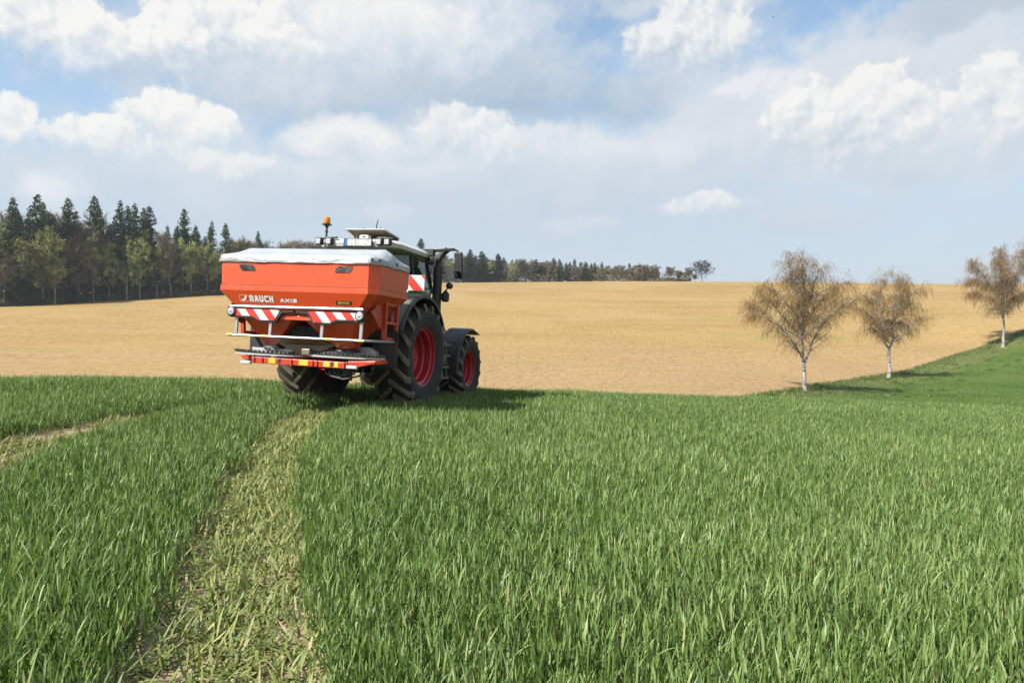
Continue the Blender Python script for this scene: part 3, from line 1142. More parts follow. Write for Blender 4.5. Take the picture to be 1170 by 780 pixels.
STROKES = {   # letters on a 0..1 square, each a list of polylines
    'R': [[(0, 0), (0, 1), (.78, 1), (.95, .85), (.95, .62), (.78, .47), (.12, .47)], [(.52, .45), (.95, 0)]],
    'A': [[(0, 0), (.36, 1), (.64, 1), (1, 0)], [(.22, .30), (.78, .30)]],
    'U': [[(0, 1), (0, .15), (.18, 0), (.77, 0), (.95, .15), (.95, 1)]],
    'C': [[(.95, 1), (.18, 1), (0, .85), (0, .15), (.18, 0), (.95, 0)]],
    'H': [[(0, 0), (0, 1)], [(.95, 0), (.95, 1)], [(.1, .5), (.85, .5)]],
    'X': [[(0, 0), (1, 1)], [(0, 1), (1, 0)]],
    'I': [[(.5, 0), (.5, 1)]],
    'S': [[(.95, 1), (.12, 1), (0, .88), (0, .62), (.12, .5), (.83, .5), (.95, .38), (.95, .12), (.83, 0), (0, 0)]],
    'E': [[(.95, 1), (0, 1), (0, 0), (.95, 0)], [(.1, .5), (.85, .5)]],
    'M': [[(0, 0), (0, 1), (.22, 1), (.5, .35), (.78, 1), (1, 1), (1, 0)]],
}


def ribbon2d(pts, t):
    P = [Vector((p[0], p[1])) for p in pts]
    L_, R_ = [], []
    for i, p in enumerate(P):
        d0 = (p - P[i - 1]).normalized() if i else None
        d1 = (P[i + 1] - p).normalized() if i < len(P) - 1 else None
        d = (d0 + d1).normalized() if d0 and d1 else (d0 or d1)
        n = Vector((-d.y, d.x))
        k = 1.0
        if d0 and d1:
            k = 1.0 / max(0.45, n.dot(Vector((-d0.y, d0.x))))
        e = Vector((0, 0))
        if i == 0:
            e = -d * t / 2 if len(P) > 1 else e
        if i == len(P) - 1:
            e = d * t / 2
        L_.append(p + n * (t / 2 * k) + e)
        R_.append(p - n * (t / 2 * k) + e)
    return L_, R_


def lettering(name, text, org, ux, uz, h, wl, gap, t, mat, parent, nrm, lift=0.004, widths=None):
    # writes text along ux with height along uz on a plane, standing proud along nrm
    mb = MB()
    org, ux, uz, nrm = Vector(org), Vector(ux).normalized(), Vector(uz).normalized(), Vector(nrm).normalized()
    x = 0.0
    for ch in text:
        w_ = (widths or {}).get(ch, wl)
        for si, pl in enumerate(STROKES[ch]):
            pts = [(x + t / 2 + p[0] * (w_ - t), t / 2 + p[1] * (h - t)) for p in pl]
            A, B = ribbon2d(pts, t)
            vs = []
            for a, b in zip(A, B):
                for q in (a, b):
                    vs.append(org + ux * q.x + uz * q.y + nrm * (lift + 0.0012 * si))
            mb.add(vs, [(2 * i, 2 * i + 1, 2 * i + 3, 2 * i + 2) for i in range(len(A) - 1)])
        x += w_ + gap
    return mb.build(name, mat, parent)


def stripe_panel(name, poly, y, parent, pitch, slant, phase, th=0.012):
    # red and white slanting reflective stripes clipped to a polygon in the x,z plane
    def clip(P, a, b, c):       # keep a*x+b*z<=c
        out = []
        for i in range(len(P)):
            p, q = P[i], P[(i + 1) % len(P)]
            fp, fq = a * p[0] + b * p[1] - c, a * q[0] + b * q[1] - c
            if fp <= 0:
                out.append(p)
            if fp * fq < 0:
                k = fp / (fp - fq)
                out.append((p[0] + (q[0] - p[0]) * k, p[1] + (q[1] - p[1]) * k))
        return out
    mb = MB()
    xs = [p[0] for p in poly]
    zs = [p[1] for p in poly]
    zm = (min(zs) + max(zs)) / 2
    lo = min(xs) - 1.0
    k = 0
    x = lo + phase
    while x < max(xs) + 1.0:
        P = clip(poly, -1, slant, -(x - slant * zm))
        P = clip(P, 1, -slant, x + pitch - slant * zm) if P else P
        if P and len(P) >= 3:
            mb.prism(P, 'y', y, y - th, mat=k % 2)
        x += pitch
        k += 1
    return mb.build(name, [M['stripe_red'], M['stripe_white']], parent)


def build_spreader():
    root = empty('fertilizer_spreader', VEH_LOC, VEH_ROT)
    tag(root, 'orange-red twin-disc fertilizer spreader with white tarp cover mounted behind the tractor', 'fertilizer spreader', 'farm machines at work in the wheat')
    W, C_ = 1.491, 0.14
    y0, y1 = -2.608, -1.279
    # hopper: extension ring, flange, sloped twin funnel
    h = MB()
    h.loft([octa(W - 0.012, y0 + .012, y1, C_, 2.139), octa(W - .004, y0, y1, C_, 2.515)], cap=False)
    h.loft([octa(W, y0 - .004, y1 + .004, C_, 2.044), octa(W, y0 - .004, y1 + .004, C_, 2.131), octa(W - .03, y0 + .03, y1 - .03, C_, 2.139)], cap=False)
    h.loft([octa(W, y0 - .004, y1 + .004, C_, 2.044), octa(1.20, y0 + .13, y1 - .10, .10, 1.74), octa(1.175, y0 + .15, y1 - .11, .10, 1.68)], cap=False)
    # two funnels
    for s in (-1, 1):
        cx = s * 0.70
        r0 = [(s * 1.175, -2.36, 1.68), (s * 1.175, -1.49, 1.68), (s * 1.07, -1.39, 1.68), (s * .03, -1.39, 1.68), (s * .03, -2.455, 1.68), (s * 1.07, -2.455, 1.68)]
        r1 = [(s * .95, -2.20, 1.36), (s * .95, -1.75, 1.36), (s * .92, -1.70, 1.36), (s * .36, -1.70, 1.36), (s * .36, -2.26, 1.36), (s * .92, -2.26, 1.36)]
        r2 = [(cx + s * .14, -2.06, 1.15), (cx + s * .14, -1.90, 1.15), (cx + s * .11, -1.87, 1.15), (cx - s * .11, -1.87, 1.15), (cx - s * .11, -2.10, 1.15), (cx + s * .11, -2.10, 1.15)]
        h.loft([r0, r1, r2], cap=True)
    # saddle between the funnels
    h.prism([(-.36, 1.66), (.36, 1.66), (.36, 1.60), (.30, 1.585), (-.30, 1.585), (-.36, 1.60)], 'y', -2.47, -2.2)
    hop = h.build('hopper', M['orange'], root, bevel=0.006)
    # seam under the extension
    g = MB()
    g.loft([octa(W + .003, y0 - .008, y1 + .006, C_, 2.1305), octa(W + .003, y0 - .008, y1 + .006, C_, 2.1365)], cap=False)
    g.build('seam', M['dark'], hop)
    # sight windows
    for s, cx in ((-1, -.88), (1, .915)):
        w = [(-.15, .052), (.10, .052), (.155, 0.0), (.155, -.05), (-.09, -.05), (-.15, .01)]
        pts = [(cx - s * p[0] if s > 0 else cx + p[0], 2.419 + p[1]) for p in w]
        b = MB()
        b.prism(pts, 'y', y0 - .004, y0 + .02)
        b.build('sight_window', M['sight'], hop)
    # sloping rear face frame for the lettering
    pA, pB = Vector((0, y0 - .004, 2.044)), Vector((0, y0 + .13, 1.74))
    up = (pA - pB).normalized()
    nr = Vector((1, 0, 0)).cross(up).normalized()
    if nr.y > 0:
        nr = -nr

    def on(x, z):
        t = (z - pB.z) / (pA.z - pB.z)
        p = pB.lerp(pA, t)
        return Vector((x, p.y, z))
    lettering('lettering', 'RAUCH', on(-.842, 1.862), (1, 0, -.004), up, 0.115, 0.083, 0.012, 0.030, M['letter'], hop, nr)
    lettering('lettering', 'AXIS', on(-.26, 1.868), (1, 0, 0), up, 0.066, 0.082, 0.014, 0.019, M['letter'], hop, nr, widths={'I': 0.03})
    # emblem: thin square outline holding a rising tick
    e = MB()
    o_ = on(-1.035, 1.862)

    def q(x, z, l=.004):
        return o_ + Vector((1, 0, 0)) * x + up * z + nr * l
    fr = [((0, .006), (.165, .006)), ((0, .112), (.165, .112)), ((.003, .01), (.003, .108))]
    for a, b in fr:
        d = Vector((b[0] - a[0], b[1] - a[1])).normalized()
        n_ = Vector((-d.y, d.x)) * .0028
        e.add([q(a[0] - n_.x, a[1] - n_.y), q(b[0] - n_.x, b[1] - n_.y), q(b[0] + n_.x, b[1] + n_.y), q(a[0] + n_.x, a[1] + n_.y)], [(0, 1, 2, 3)])
    tick = [(.03, .058), (.055, .036), (.075, .040), (.095, .062), (.112, .100), (.165, .104), (.150, .090), (.128, .040), (.095, .014), (.062, .010), (.040, .022)]
    e.add([q(x, z, .0055) for x, z in tick], [tuple(range(len(tick)))])
    e.build('emblem', M['letter'], hop)
    b = MB()
    b.add([on(x, z) + nr * .004 for x, z in ((.765, 1.862), (1.045, 1.866), (1.045, 1.925), (.765, 1.921))], [(0, 1, 2, 3)])
    b.build('badge', M['black'], hop)
    lettering('lettering', 'EMC', on(.805, 1.874), (1, 0, .012), up, 0.040, 0.060, 0.012, 0.013, M['yellowtxt'], hop, nr, lift=.007)

    # tarpaulin: skirt and a ridged top with sag and wrinkles
    nx, ny = 61, 25
    xs = np.linspace(-W - .012, W + .012, nx)
    ys = np.linspace(y0 - .016, y1 + .014, ny)
    X, Y = np.meshgrid(xs, ys)
    ridge = -1.95
    t = np.where(Y < ridge, (Y - ys[0]) / (ridge - ys[0]), (ys[-1] - Y) / (ys[-1] - ridge))
    endf = np.clip((W + .012 - np.abs(X)) / 0.20, 0, 1)
    Z = 2.632 + (0.205 * np.clip(t, 0, 1) ** 0.92) * endf ** 0.55
    sag = 0.026 * np.sin(np.pi * np.clip(t, 0, 1)) * (0.7 + 0.3 * np.cos(X * 3.1 + 1.0))
    wr = 0.009 * np.sin(9 * X + 6 * Y + 2 * np.sin(3 * Y * 2 + X)) * np.sin(np.pi * np.clip(t, 0, 1)) + 0.002 * np.sin(17 * X - 9 * Y) * (1 - t * .5) * endf
    Z = Z - sag + wr * endf
    c = C_
    # cut the corners like the hopper
    for j in range(ny):
        for i in range(nx):
            ax = W + .012 - abs(X[j, i])
            for yy, sg in ((ys[0], 1), (ys[-1], -1)):
                ay = (Y[j, i] - yy) * sg
                if ax + ay < c - 1e-6:
                    d = (c - ax - ay) / 2
                    X[j, i] -= math.copysign(d, X[j, i])
                    Y[j, i] += sg * d
    V = np.stack([X, Y, Z], -1).reshape(-1, 3)
    ii = np.arange(ny - 1)[:, None] * nx + np.arange(nx - 1)[None]
    quads = np.stack([ii, ii + 1, ii + 1 + nx, ii + nx], -1).reshape(-1, 4).tolist()
    loop = [(0, i) for i in range(nx)] + [(j, nx - 1) for j in range(1, ny)] + [(ny - 1, i) for i in range(nx - 2, -1, -1)] + [(j, 0) for j in range(ny - 2, 0, -1)]
    base = [j * nx + i for j, i in loop]
    VL = V.tolist()
    rows = [base]
    for k, (dz, out) in enumerate(((.03, .010), (.07, .014), (.118, .010))):
        row = []
        for m_, b_ in enumerate(base):
            x_, y_, z_ = VL[b_]
            wv = 0.004 * math.sin(m_ * .35 + k) + 0.002 * math.sin(m_ * .8)
            d = Vector((x_, y_ + 1.944)).normalized()
            row.append(len(VL))
            VL.append([x_ + d.x * (out + wv) * (1 if abs(x_) > 1.3 else .3), y_ + math.copysign((out + wv), y_ + 1.944), 2.632 - dz + (0.003 * math.sin(m_ * .6) if k == 2 else 0)])
        rows.append(row)
    n = len(base)
    for a, b in zip(rows[:-1], rows[1:]):
        for k in range(n):
            quads.append([a[k], a[(k + 1) % n], b[(k + 1) % n], b[k]])
    mb = MB()
    mb.add(VL, [tuple(q_) for q_ in quads])
    tp = mb.build('tarp_cover', M['tarp'], root, smooth=True, angle=50)
    for (x_, y_) in ((1.40, -2.60), (1.485, -2.515), (-1.40, -2.60), (-1.485, -2.515), (1.52, -1.95)):
        b = MB()
        b.box((x_, y_ - .012, 2.585), (.028, .03, .05))
        b.build('tarp_hook', M['dark'], tp, bevel=.004)

    # lamp boards with warning stripes, tail lamps and a bright top rail
    rail = MB()
    rail.tube([(-1.22, -2.54, 1.775), (0.02, -2.54, 1.787)], .022, 8)
    rail.tube([(0.03, -2.54, 1.787), (1.25, -2.54, 1.800)], .022, 8)
    rail.build('top_rail', M['alu'], root, smooth=True)
    for s in (-1, 1):
        P = [(s * .225, 1.755), (s * 1.20, 1.755), (s * 1.265, 1.73), (s * 1.275, 1.62), (s * 1.22, 1.592), (s * .80, 1.592), (s * .67, 1.535), (s * .345, 1.535), (s * .235, 1.690), (s * .02, 1.705), (s * .02, 1.755)]
        b = MB()
        b.prism(P, 'y', -2.525, -2.455)
        brd = b.build('lamp_board', M['black'], root, bevel=.008)
        Q = [(s * .262, 1.738), (s * 1.16, 1.738), (s * 1.16, 1.622), (s * .79, 1.622), (s * .655, 1.563), (s * .372, 1.563)]
        stripe_panel('warning_stripes', Q, -2.526, brd, 0.157, -s * 0.85 * -1 if s < 0 else -0.85, 0.045 if s < 0 else 0.10, .008)
        b = MB()
        b.lathe([(-2.528, .082), (-2.552, .080), (-2.556, .066)], 24, 'y', (s * 1.195, 0, 1.692))
        lp = b.build('tail_lamp', M['black'], brd, smooth=True)
        b = MB()
        b.lathe([(-2.553, .066), (-2.566, .058), (-2.570, .030), (-2.571, 0.0001)], 24, 'y', (s * 1.195, 0, 1.692))
        b.build('lens', M['lens'], lp, smooth=True)
        b = MB()
        b.lathe([(-2.5725, .022), (-2.575, .014), (-2.5755, .0001)], 12, 'y', (s * 1.195, 0, 1.692))
        b.build('reflector', M['steel'], lp, smooth=True)

    # U-shaped tube guard on four posts
    gd = MB()
    gd.tube([(-1.36, -1.62, 1.285), (-1.33, -2.40, 1.288), (-1.28, -2.50, 1.292), (1.27, -2.50, 1.303), (1.34, -2.42, 1.303), (1.40, -1.60, 1.300)], .021, 10)
    grd = gd.build('tube_guard', M['alu'], root, smooth=True)
    for x_, z1 in ((-1.13, 1.60), (-.468, 1.60), (.496, 1.56), (1.20, 1.60)):
        b = MB()
        b.bar((x_, -2.485, 1.30), (x_ + .005, -2.475, z1), .055, .03)
        b.build('post', M['alu'], grd, bevel=.005)
    for x_ in (-1.22, -.58, .62, 1.22):
        b = MB()
        b.tube([(x_ - .045, -2.50, 1.298), (x_ + .045, -2.50, 1.2985)], .0235, 10)
        b.build('sticker', M['yellow'], grd, smooth=True)

    # side frames (weighing frame with ladder) on both sides
    for s in (-1, 1):
        b = MB()
        b.bar((s * 1.36, -1.98, 1.33), (s * 1.38, -2.02, 2.00), .07, .06)
        b.bar((s * 1.36, -1.55, 1.32), (s * 1.38, -1.56, 1.99), .07, .06)
        b.bar((s * 1.37, -1.99, 1.93), (s * 1.37, -1.56, 1.92), .045, .045)
        b.bar((s * 1.37, -1.98, 1.62), (s * 1.37, -1.56, 1.61), .045, .045)
        b.bar((s * 1.37, -1.98, 1.35), (s * 1.37, -1.56, 1.34), .05, .05)
        b.prism([(-2.45, 1.77), (-2.03, 2.02), (-1.99, 1.60), (-1.97, 1.50), (-2.10, 1.50)], 'x', s * 1.335, s * 1.352)
        fr_ = b.build('side_frame', M['red'], root, bevel=.006)
        for (yy, zz) in ((-2.20, 1.80), (-2.12, 1.72), (-2.16, 1.70), (-2.10, 1.64)):
            b = MB()
            b.lathe([(s * 1.352, .014), (s * 1.364, .012), (s * 1.366, .0001)], 8, 'x', (0, yy, zz))
            b.build('bolt', M['steel'], fr_)
    for s in (-1, 1):
        b = MB()
        b.box((s * 1.24, -1.64, 1.17), (.44, .02, .64))
        b.build('mud_flap', M['black'], root, bevel=.005)
    # chute plate, gearbox and discs
    b = MB()
    b.add([(-.36, -2.36, 1.275), (.36, -2.36, 1.285), (.56, -2.16, 1.195), (-.54, -2.16, 1.185), (-.36, -2.35, 1.268), (.36, -2.35, 1.278), (.56, -2.15, 1.188), (-.54, -2.15, 1.178)],
          [(0, 1, 2, 3), (4, 7, 6, 5), (0, 4, 5, 1), (1, 5, 6, 2), (2, 6, 7, 3), (3, 7, 4, 0)])
    b.prism([(-.54, 1.185), (.56, 1.195), (.30, 1.09), (-.28, 1.085)], 'y', -2.15, -2.13)
    b.build('chute_plate', M['tansteel'], root)
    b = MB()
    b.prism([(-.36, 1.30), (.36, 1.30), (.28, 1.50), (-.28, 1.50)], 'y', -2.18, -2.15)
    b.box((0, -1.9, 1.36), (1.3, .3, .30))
    b.build('opening_shade', M['void'], root)  # dark sheet and block stand in for shade in the opening
    b = MB()
    b.box((0.0, -2.02, 1.06), (.34, .24, .18))
    b.box((0.0, -1.95, 1.08), (1.3, .10, .09))
    b.box((.06, -2.20, 1.06), (.16, .08, .12))
    b.build('gearbox', M['tansteel'], root, bevel=.015)
    for s in (-1, 1):
        cx = s * .70
        b = MB()
        b.lathe([(1.020, .0001), (1.010, .10), (1.005, .30), (1.018, .31), (1.022, .30), (1.03, .09), (1.09, .07), (1.10, .0001)], 32, 'z', (cx, -2.02, 0))
        ds = b.build('spreading_disc', M['bright'], root, smooth=True)
        for k in range(2):
            a = 0.5 + k * math.pi + s * .4
            v = MB()
            v.bar((cx + .05 * math.cos(a), -2.02 + .05 * math.sin(a), 1.055), (cx + .40 * math.cos(a), -2.02 + .40 * math.sin(a), 1.06), .03, .06)
            v.build('vane', M['bright'], ds, bevel=.004)
        b = MB()
        b.lathe([(1.145, .16), (1.13, .20), (1.10, .21), (1.095, .17)], 24, 'z', (cx, -1.99, 0))
        b.build('drop_ring', M['black'], root, smooth=True)
        b = MB()
        b.prism([(cx - .26, 1.19), (cx + .30, 1.19), (cx + .44, 1.12), (cx + .46, .99), (cx - .32, .99), (cx - .30, 1.10)], 'y', -1.80, -1.70)
        b.build('disc_shroud', M['bright'] if s > 0 else M['tansteel'], root, bevel=.01)
        # curved slotted guard behind each disc
        arc = []
        for k in range(15):
            a = math.pi * (1.0 + 1.0 * k / 14)
            arc.append((cx + .72 * math.cos(a), -2.02 + .34 * math.sin(a)))
        b = MB()
        zb = .985 + .014 * s
        b.loft([[(x_, y_, zb), (x_, y_ - .012, zb), (x_, y_ - .012, zb + .034), (x_, y_, zb + .034)] for x_, y_ in arc])
        sg = b.build('disc_guard', M['bright'], root, bevel=.003)
        b = MB()
        b.loft([[(x_, y_ + .005, zb + .034), (x_, y_ - .02, zb + .034), (x_, y_ - .02, zb + .052), (x_, y_ + .005, zb + .052)] for x_, y_ in arc])
        for k in range(28):
            a = math.pi * (1.0 + (k + .5) / 28)
            b.box((cx + .72 * math.cos(a), -2.02 + .34 * math.sin(a) - .005, zb + .066), (.028, .034, .032))
        b.build('rubber_comb', M['black'], sg)
    # red rear frame with stickers and white marker lamps
    b = MB()
    b.box((0.0, -2.30, .885), (1.80, .09, .105))
    for x_ in (-.84, -.68, -.12, .28, .36, .86):  # ribs added for the shadows they cast on the beam
        b.box((x_, -2.352, .885), (.018, .03, .10))
    b.prism([(-.98, .955), (-1.14, .970), (-1.14, .925), (-.98, .830)], 'y', -2.31, -2.25)
    b.bar((-.95, -2.28, .90), (-1.16, -1.9, .95), .06, .09)
    b.prism([(.90, .955), (1.40, .985), (1.40, .945), (.90, .822)], 'y', -2.325, -2.245)
    b.bar((.92, -2.28, .90), (1.40, -1.9, .97), .06, .07)
    b.prism([(-.90, .93), (.90, .93), (.90, .86), (-.90, .86)], 'y', -2.05, -1.95)
    for x_ in (-.6, .0, .6):
        b.bar((x_, -2.28, .89), (x_, -1.2, .93), .09, .10)
    b.bar((-.46, -1.25, .95), (-.46, -1.3, 1.75), .10, .10)
    b.bar((.46, -1.25, .95), (.46, -1.3, 1.75), .10, .10)
    b.bar((-1.2, -1.35, 1.70), (1.2, -1.35, 1.70), .10, .10)
    rf = b.build('rear_frame', M['red'], root, bevel=.008)
    for x_, w_ in ((-.50, .13), (.10, .17), (.53, .12), (.70, .09)):
        c_ = MB()
        c_.box((x_, -2.347, .888), (w_, .004, .082))
        c_.build('warning_sticker', M['yellow'], rf)
    for x_ in (-.36, .64):
        c_ = MB()
        c_.box((x_, -2.347, .895), (.055, .006, .072))
        c_.build('slot', M['black'], rf)
    for x_, z_ in ((-.93, .842), (1.05, .868)):
        c_ = MB()
        c_.box((x_, -2.44, z_), (.185, .07, .052))
        c_.build('marker_lamp', M['white'], rf, bevel=.016)
        c_ = MB()
        c_.bar((x_, -2.42, z_ + .02), (x_, -2.30, .89), .03, .03)
        c_.build('bracket', M['dark'], rf)
    # hoses and valve block under the frame
    b = MB()
    for k, (a, c_, z_) in enumerate(((.42, .95, .78), (.50, 1.05, .75), (.58, .88, .80))):
        b.tube([(a, -2.2, .82), (a + .05, -2.22, z_ - .06), ((a + c_) / 2, -2.2, z_ - .10), (c_, -2.18, z_ - .03), (c_ + .03, -2.1, .84)], .018, 6)
    b.box((.55, -2.1, .77), (.16, .14, .10))
    b.box((.80, -2.12, .75), (.14, .10, .09))
    b.build('hydraulic_hose', M['black'], root)
    return root


def wheel(parent, loc, Rt, wt, rr, nlug, side, lugh, name='wheel'):
    """hub disc mesh with tyre and rim as sub-parts; outer face towards +x before turning"""
    hw = wt / 2
    b = MB()
    b.lathe([(-.10, .0001), (-.10, rr * .62), (-.06, rr * .66), (-.055, rr * .40), (-.02, rr * .36), (.0, rr * .30), (.05, rr * .28), (.06, rr * .20), (.065, .0001)], 36)
    for k in range(10):
        a = 2 * math.pi * k / 10
        b.lathe([(-.055, .016), (-.02, .016), (-.018, .0001)], 6, 'x', (0, rr * .50 * math.sin(a), rr * .50 * math.cos(a)))
    o = b.build(name, M['rim'], parent, smooth=True, loc=loc)
    if side < 0:
        o.rotation_euler = (0, 0, math.pi)
    b = MB()
    b.lathe([(hw * .76, rr * 1.02), (hw * .775, rr * 1.0), (hw * .75, rr * .965), (hw * .60, rr * .95), (hw * .55, rr * .88), (hw * .22, rr * .86), (hw * .16, rr * .80), (-.04, rr * .765), (-.095, rr * .66),
             (-.12, rr * .70), (-.12, rr * .83), (-hw * .6, rr * .9), (-hw * .76, rr * .98), (-hw * .76, rr * 1.02)], 64)
    b.build('rim', M['rim'], o, smooth=True, angle=28)
    rc = Rt - lugh
    b = MB()
    b.lathe([(hw * .70, rr * .985), (hw * .79, rr * 1.0), (hw * .88, rr * 1.09), (hw * .97, rr + (rc - rr) * .45), (hw * 1.0, rr + (rc - rr) * .68), (hw * .955, rr + (rc - rr) * .88), (hw * .80, rc * .985), (hw * .4, rc), (0, rc + .004),
             (-hw * .4, rc), (-hw * .80, rc * .985), (-hw * .955, rr + (rc - rr) * .88), (-hw * 1.0, rr + (rc - rr) * .68), (-hw * .97, rr + (rc - rr) * .45), (-hw * .88, rr * 1.09), (-hw * .79, rr * 1.0), (-hw * .70, rr * .985)], 72)
    nb = len(b.f)
    # chevron lugs
    for sd in (-1, 1):
        for k in range(nlug):
            a0 = 2 * math.pi * (k + (0.5 if sd > 0 else 0)) / nlug
            wl = 0.078 * Rt
            st = []
            for t in (0.0, .3, .6, .85, 1.0):
                x_ = sd * (-.03 * hw + hw * 1.03 * t)
                ang = a0 - .30 * t - .10 * t * t
                rt = Rt - (0.012 * t) if t < .9 else Rt - lugh * 1.1
                rb = (rc - .02) if t < .9 else rr + (rc - rr) * .72
                w_ = wl * (1 + .35 * t) * .5
                st.append((x_, ang, rt, rb, w_))
            rings = []
            for (x_, ang, rt, rb, w_) in st:
                ring = []
                for (r_, s_) in ((rb, -1.25), (rb, 1.25), (rt, .9), (rt, -.9)):
                    aa = ang + s_ * w_ / Rt
                    ring.append((x_, r_ * math.sin(aa), r_ * math.cos(aa)))
                rings.append(ring)
            b.loft(rings, mat=1)
    t_ = b.build('tyre', [M['tyre'], M['lug']], o, smooth=True, angle=30)
    return o


def arc_band(mb, c, r0, r1, a0, a1, xa, xb, n=20, lip=0.0):
    rings = []
    for k in range(n + 1):
        a = R(a0 + (a1 - a0) * k / n)
        s, co = math.sin(a), math.cos(a)
        ring = [(xa, c[0] + r0 * s, c[1] + r0 * co), (xa, c[0] + r1 * s, c[1] + r1 * co), (xb - .03, c[0] + r1 * s, c[1] + r1 * co), (xb, c[0] + (r1 - .025) * s, c[1] + (r1 - .025) * co),
                (xb, c[0] + (r0 - lip) * s, c[1] + (r0 - lip) * co), (xb - .02, c[0] + (r0 - lip) * s, c[1] + (r0 - lip) * co), (xb - .02, c[0] + r0 * s, c[1] + r0 * co)]
        rings.append(ring)
    mb.loft(rings)


def build_tractor():
    root = empty('tractor', VEH_LOC, VEH_ROT)
    tag(root, 'green farm tractor with red wheel rims and white roof, carrying the spreader', 'tractor', 'farm machines at work in the wheat')
    L = 2.868
    # chassis
    b = MB()
    b.box((0, .9, .95), (.55, 3.6, .50))
    b.box((0, 2.9, .85), (.34, 1.2, .40))
    b.lathe([(-.75, .17), (.75, .17)], 16, 'x', (0, 0, 1.035))
    b.lathe([(-.80, .11), (.80, .11)], 16, 'x', (0, L, .748))
    b.box((0, -.35, 1.0), (.62, .60, .62))
    for s in (-1, 1):
        b.bar((s * .42, -.1, .78), (s * .46, -1.30, .86), .07, .10)
        b.bar((s * .40, -.2, 1.25), (s * .44, -.80, .85), .05, .05)
    b.bar((0, -.3, 1.35), (0, -1.3, 1.55), .07, .07)
    b.build('chassis', M['dark'], root, bevel=.02)
    # engine hood
    b = MB()
    rings = []
    for y_, w_, zt, zb in ((1.15, .46, 2.08, 1.20), (2.0, .45, 2.02, 1.15), (3.0, .40, 1.90, 1.05), (3.55, .36, 1.76, .98), (3.75, .30, 1.60, .95)):
        rings.append([(-w_, y_, zb), (-w_, y_, zt - .16), (-w_ + .12, y_, zt), (w_ - .12, y_, zt), (w_, y_, zt - .16), (w_, y_, zb)])
    b.loft(rings)
    hood = b.build('hood', M['green'], root, bevel=.02)
    b = MB()
    b.prism([(-.24, 1.0), (.24, 1.0), (.22, 1.52), (-.22, 1.52)], 'y', 3.74, 3.77)
    b.build('grille', M['black'], hood)
    # wheels
    wheel(root, (.985, 0, 1.035), 1.035, .73, .575, 17, 1, .068)
    wheel(root, (-1.03, 0, 1.035), 1.035, .73, .575, 17, -1, .068)
    fw1 = wheel(root, (.985, L, .748), .775, .60, .425, 16, 1, .056)
    fw2 = wheel(root, (-.985, L, .748), .775, .60, .425, 16, -1, .052)
    for w_ in (fw1, fw2):
        b = MB()
        b.lathe([(-.12, .155), (.0, .15), (.06, .13), (.075, .09), (.078, .0001)], 24)
        b.build('hub', M['ladder'], w_, smooth=True)
    # rear fenders
    for s in (-1, 1):
        b = MB()
        arc_band(b, (0, 1.035), 1.185, 1.215, -66, 62, s * .62, s * 1.27, 26, .05)
        f_ = b.build('rear_fender', M['fender'], root, smooth=True, angle=25)
        b = MB()
        arc_band(b, (0, 1.035), 1.2165, 1.2225, -62, -30, s * .70, s * 1.22, 6)
        b.build('fender_light', M['ladder'], f_, smooth=True, angle=25)  # paler grey strip paints the light falling on the black fender
        b = MB()
        b.prism([(-.72, 1.95), (-.25, 2.34), (.70, 2.34), (1.0, 1.5), (.9, 1.2), (-.6, 1.2)], 'x', s * .60, s * .66)
        b.build('fender_panel', M['lime'], f_, bevel=.01)
        b = MB()
        arc_band(b, (L, .748), .905, .93, -98, 26, s * .76, s * 1.27, 18, .02)
        b.add([(s * x_, y_, z_) for x_, y_, z_ in ()], [])
        b.loft([[(s * .80, L + .38, 1.60), (s * 1.26, L + .38, 1.60), (s * 1.26, L + .38, 1.575), (s * .80, L + .38, 1.575)],
                [(s * .82, L + .62, 1.55), (s * 1.24, L + .62, 1.55), (s * 1.24, L + .62, 1.53), (s * .82, L + .62, 1.53)]])
        ff = b.build('front_fender', M['fender'], root, smooth=True, angle=25)
        for aa in (-52, -22):
            b = MB()
            arc_band(b, (L, .748), .93, .9345, aa, aa + 3, s * .78, s * 1.25, 2)
            b.build('rib', M['black'], ff)
        b = MB()
        b.bar((s * .80, L, .80), (s * .82, L - .1, 1.64), .05, .05)
        b.build('stay', M['dark'], ff)
    # battery box, ladder and tank between the wheels
    for s in (-1, 1):
        b = MB()
        b.prism([(.66, 1.40), (1.00, 1.42), (1.06, 1.36), (1.06, .64), (.98, .58), (.66, .60)], 'x', s * .55, s * 1.12)
        tk = b.build('side_tank', M['fender'], root, bevel=.02)
        b = MB()
        b.bar((s * 1.14, 1.12, 1.36), (s * 1.18, 1.14, .56), .05, .03)
        b.bar((s * 1.14, 1.46, 1.36), (s * 1.18, 1.48, .56), .05, .03)
        for z_ in (1.28, 1.04, .80, .57):
            b.bar((s * 1.17, 1.11, z_), (s * 1.17, 1.49, z_), .16, .03)
        b.build('step_ladder', M['ladder'], root, bevel=.005)
        b = MB()
        b.box((s * 1.125, .90, 1.02), (.012, .07, .13))
        b.build('sticker', M['yellow'], tk)
        b = MB()
        b.box((s * 1.13, .86, .74), (.02, .06, .07))
        b.build('side_reflector', M['amber'], tk)
    # cab
    zf, zr = 1.30, 3.06
    yr, yf = -.42, 1.32
    cab = MB()
    cab.loft([[(-.62, yr, 1.30), (.62, yr, 1.30), (.74, .2, 1.30), (.70, yf, 1.30), (-.70, yf, 1.30), (-.74, .2, 1.30)],
              [(-.70, yr - .04, 2.36), (.70, yr - .04, 2.36), (.86, .25, 2.36), (.78, yf + .10, 2.36), (-.78, yf + .10, 2.36), (-.86, .25, 2.36)]])
    cb = cab.build('cab', M['green'], root, bevel=.02)
    g = MB()
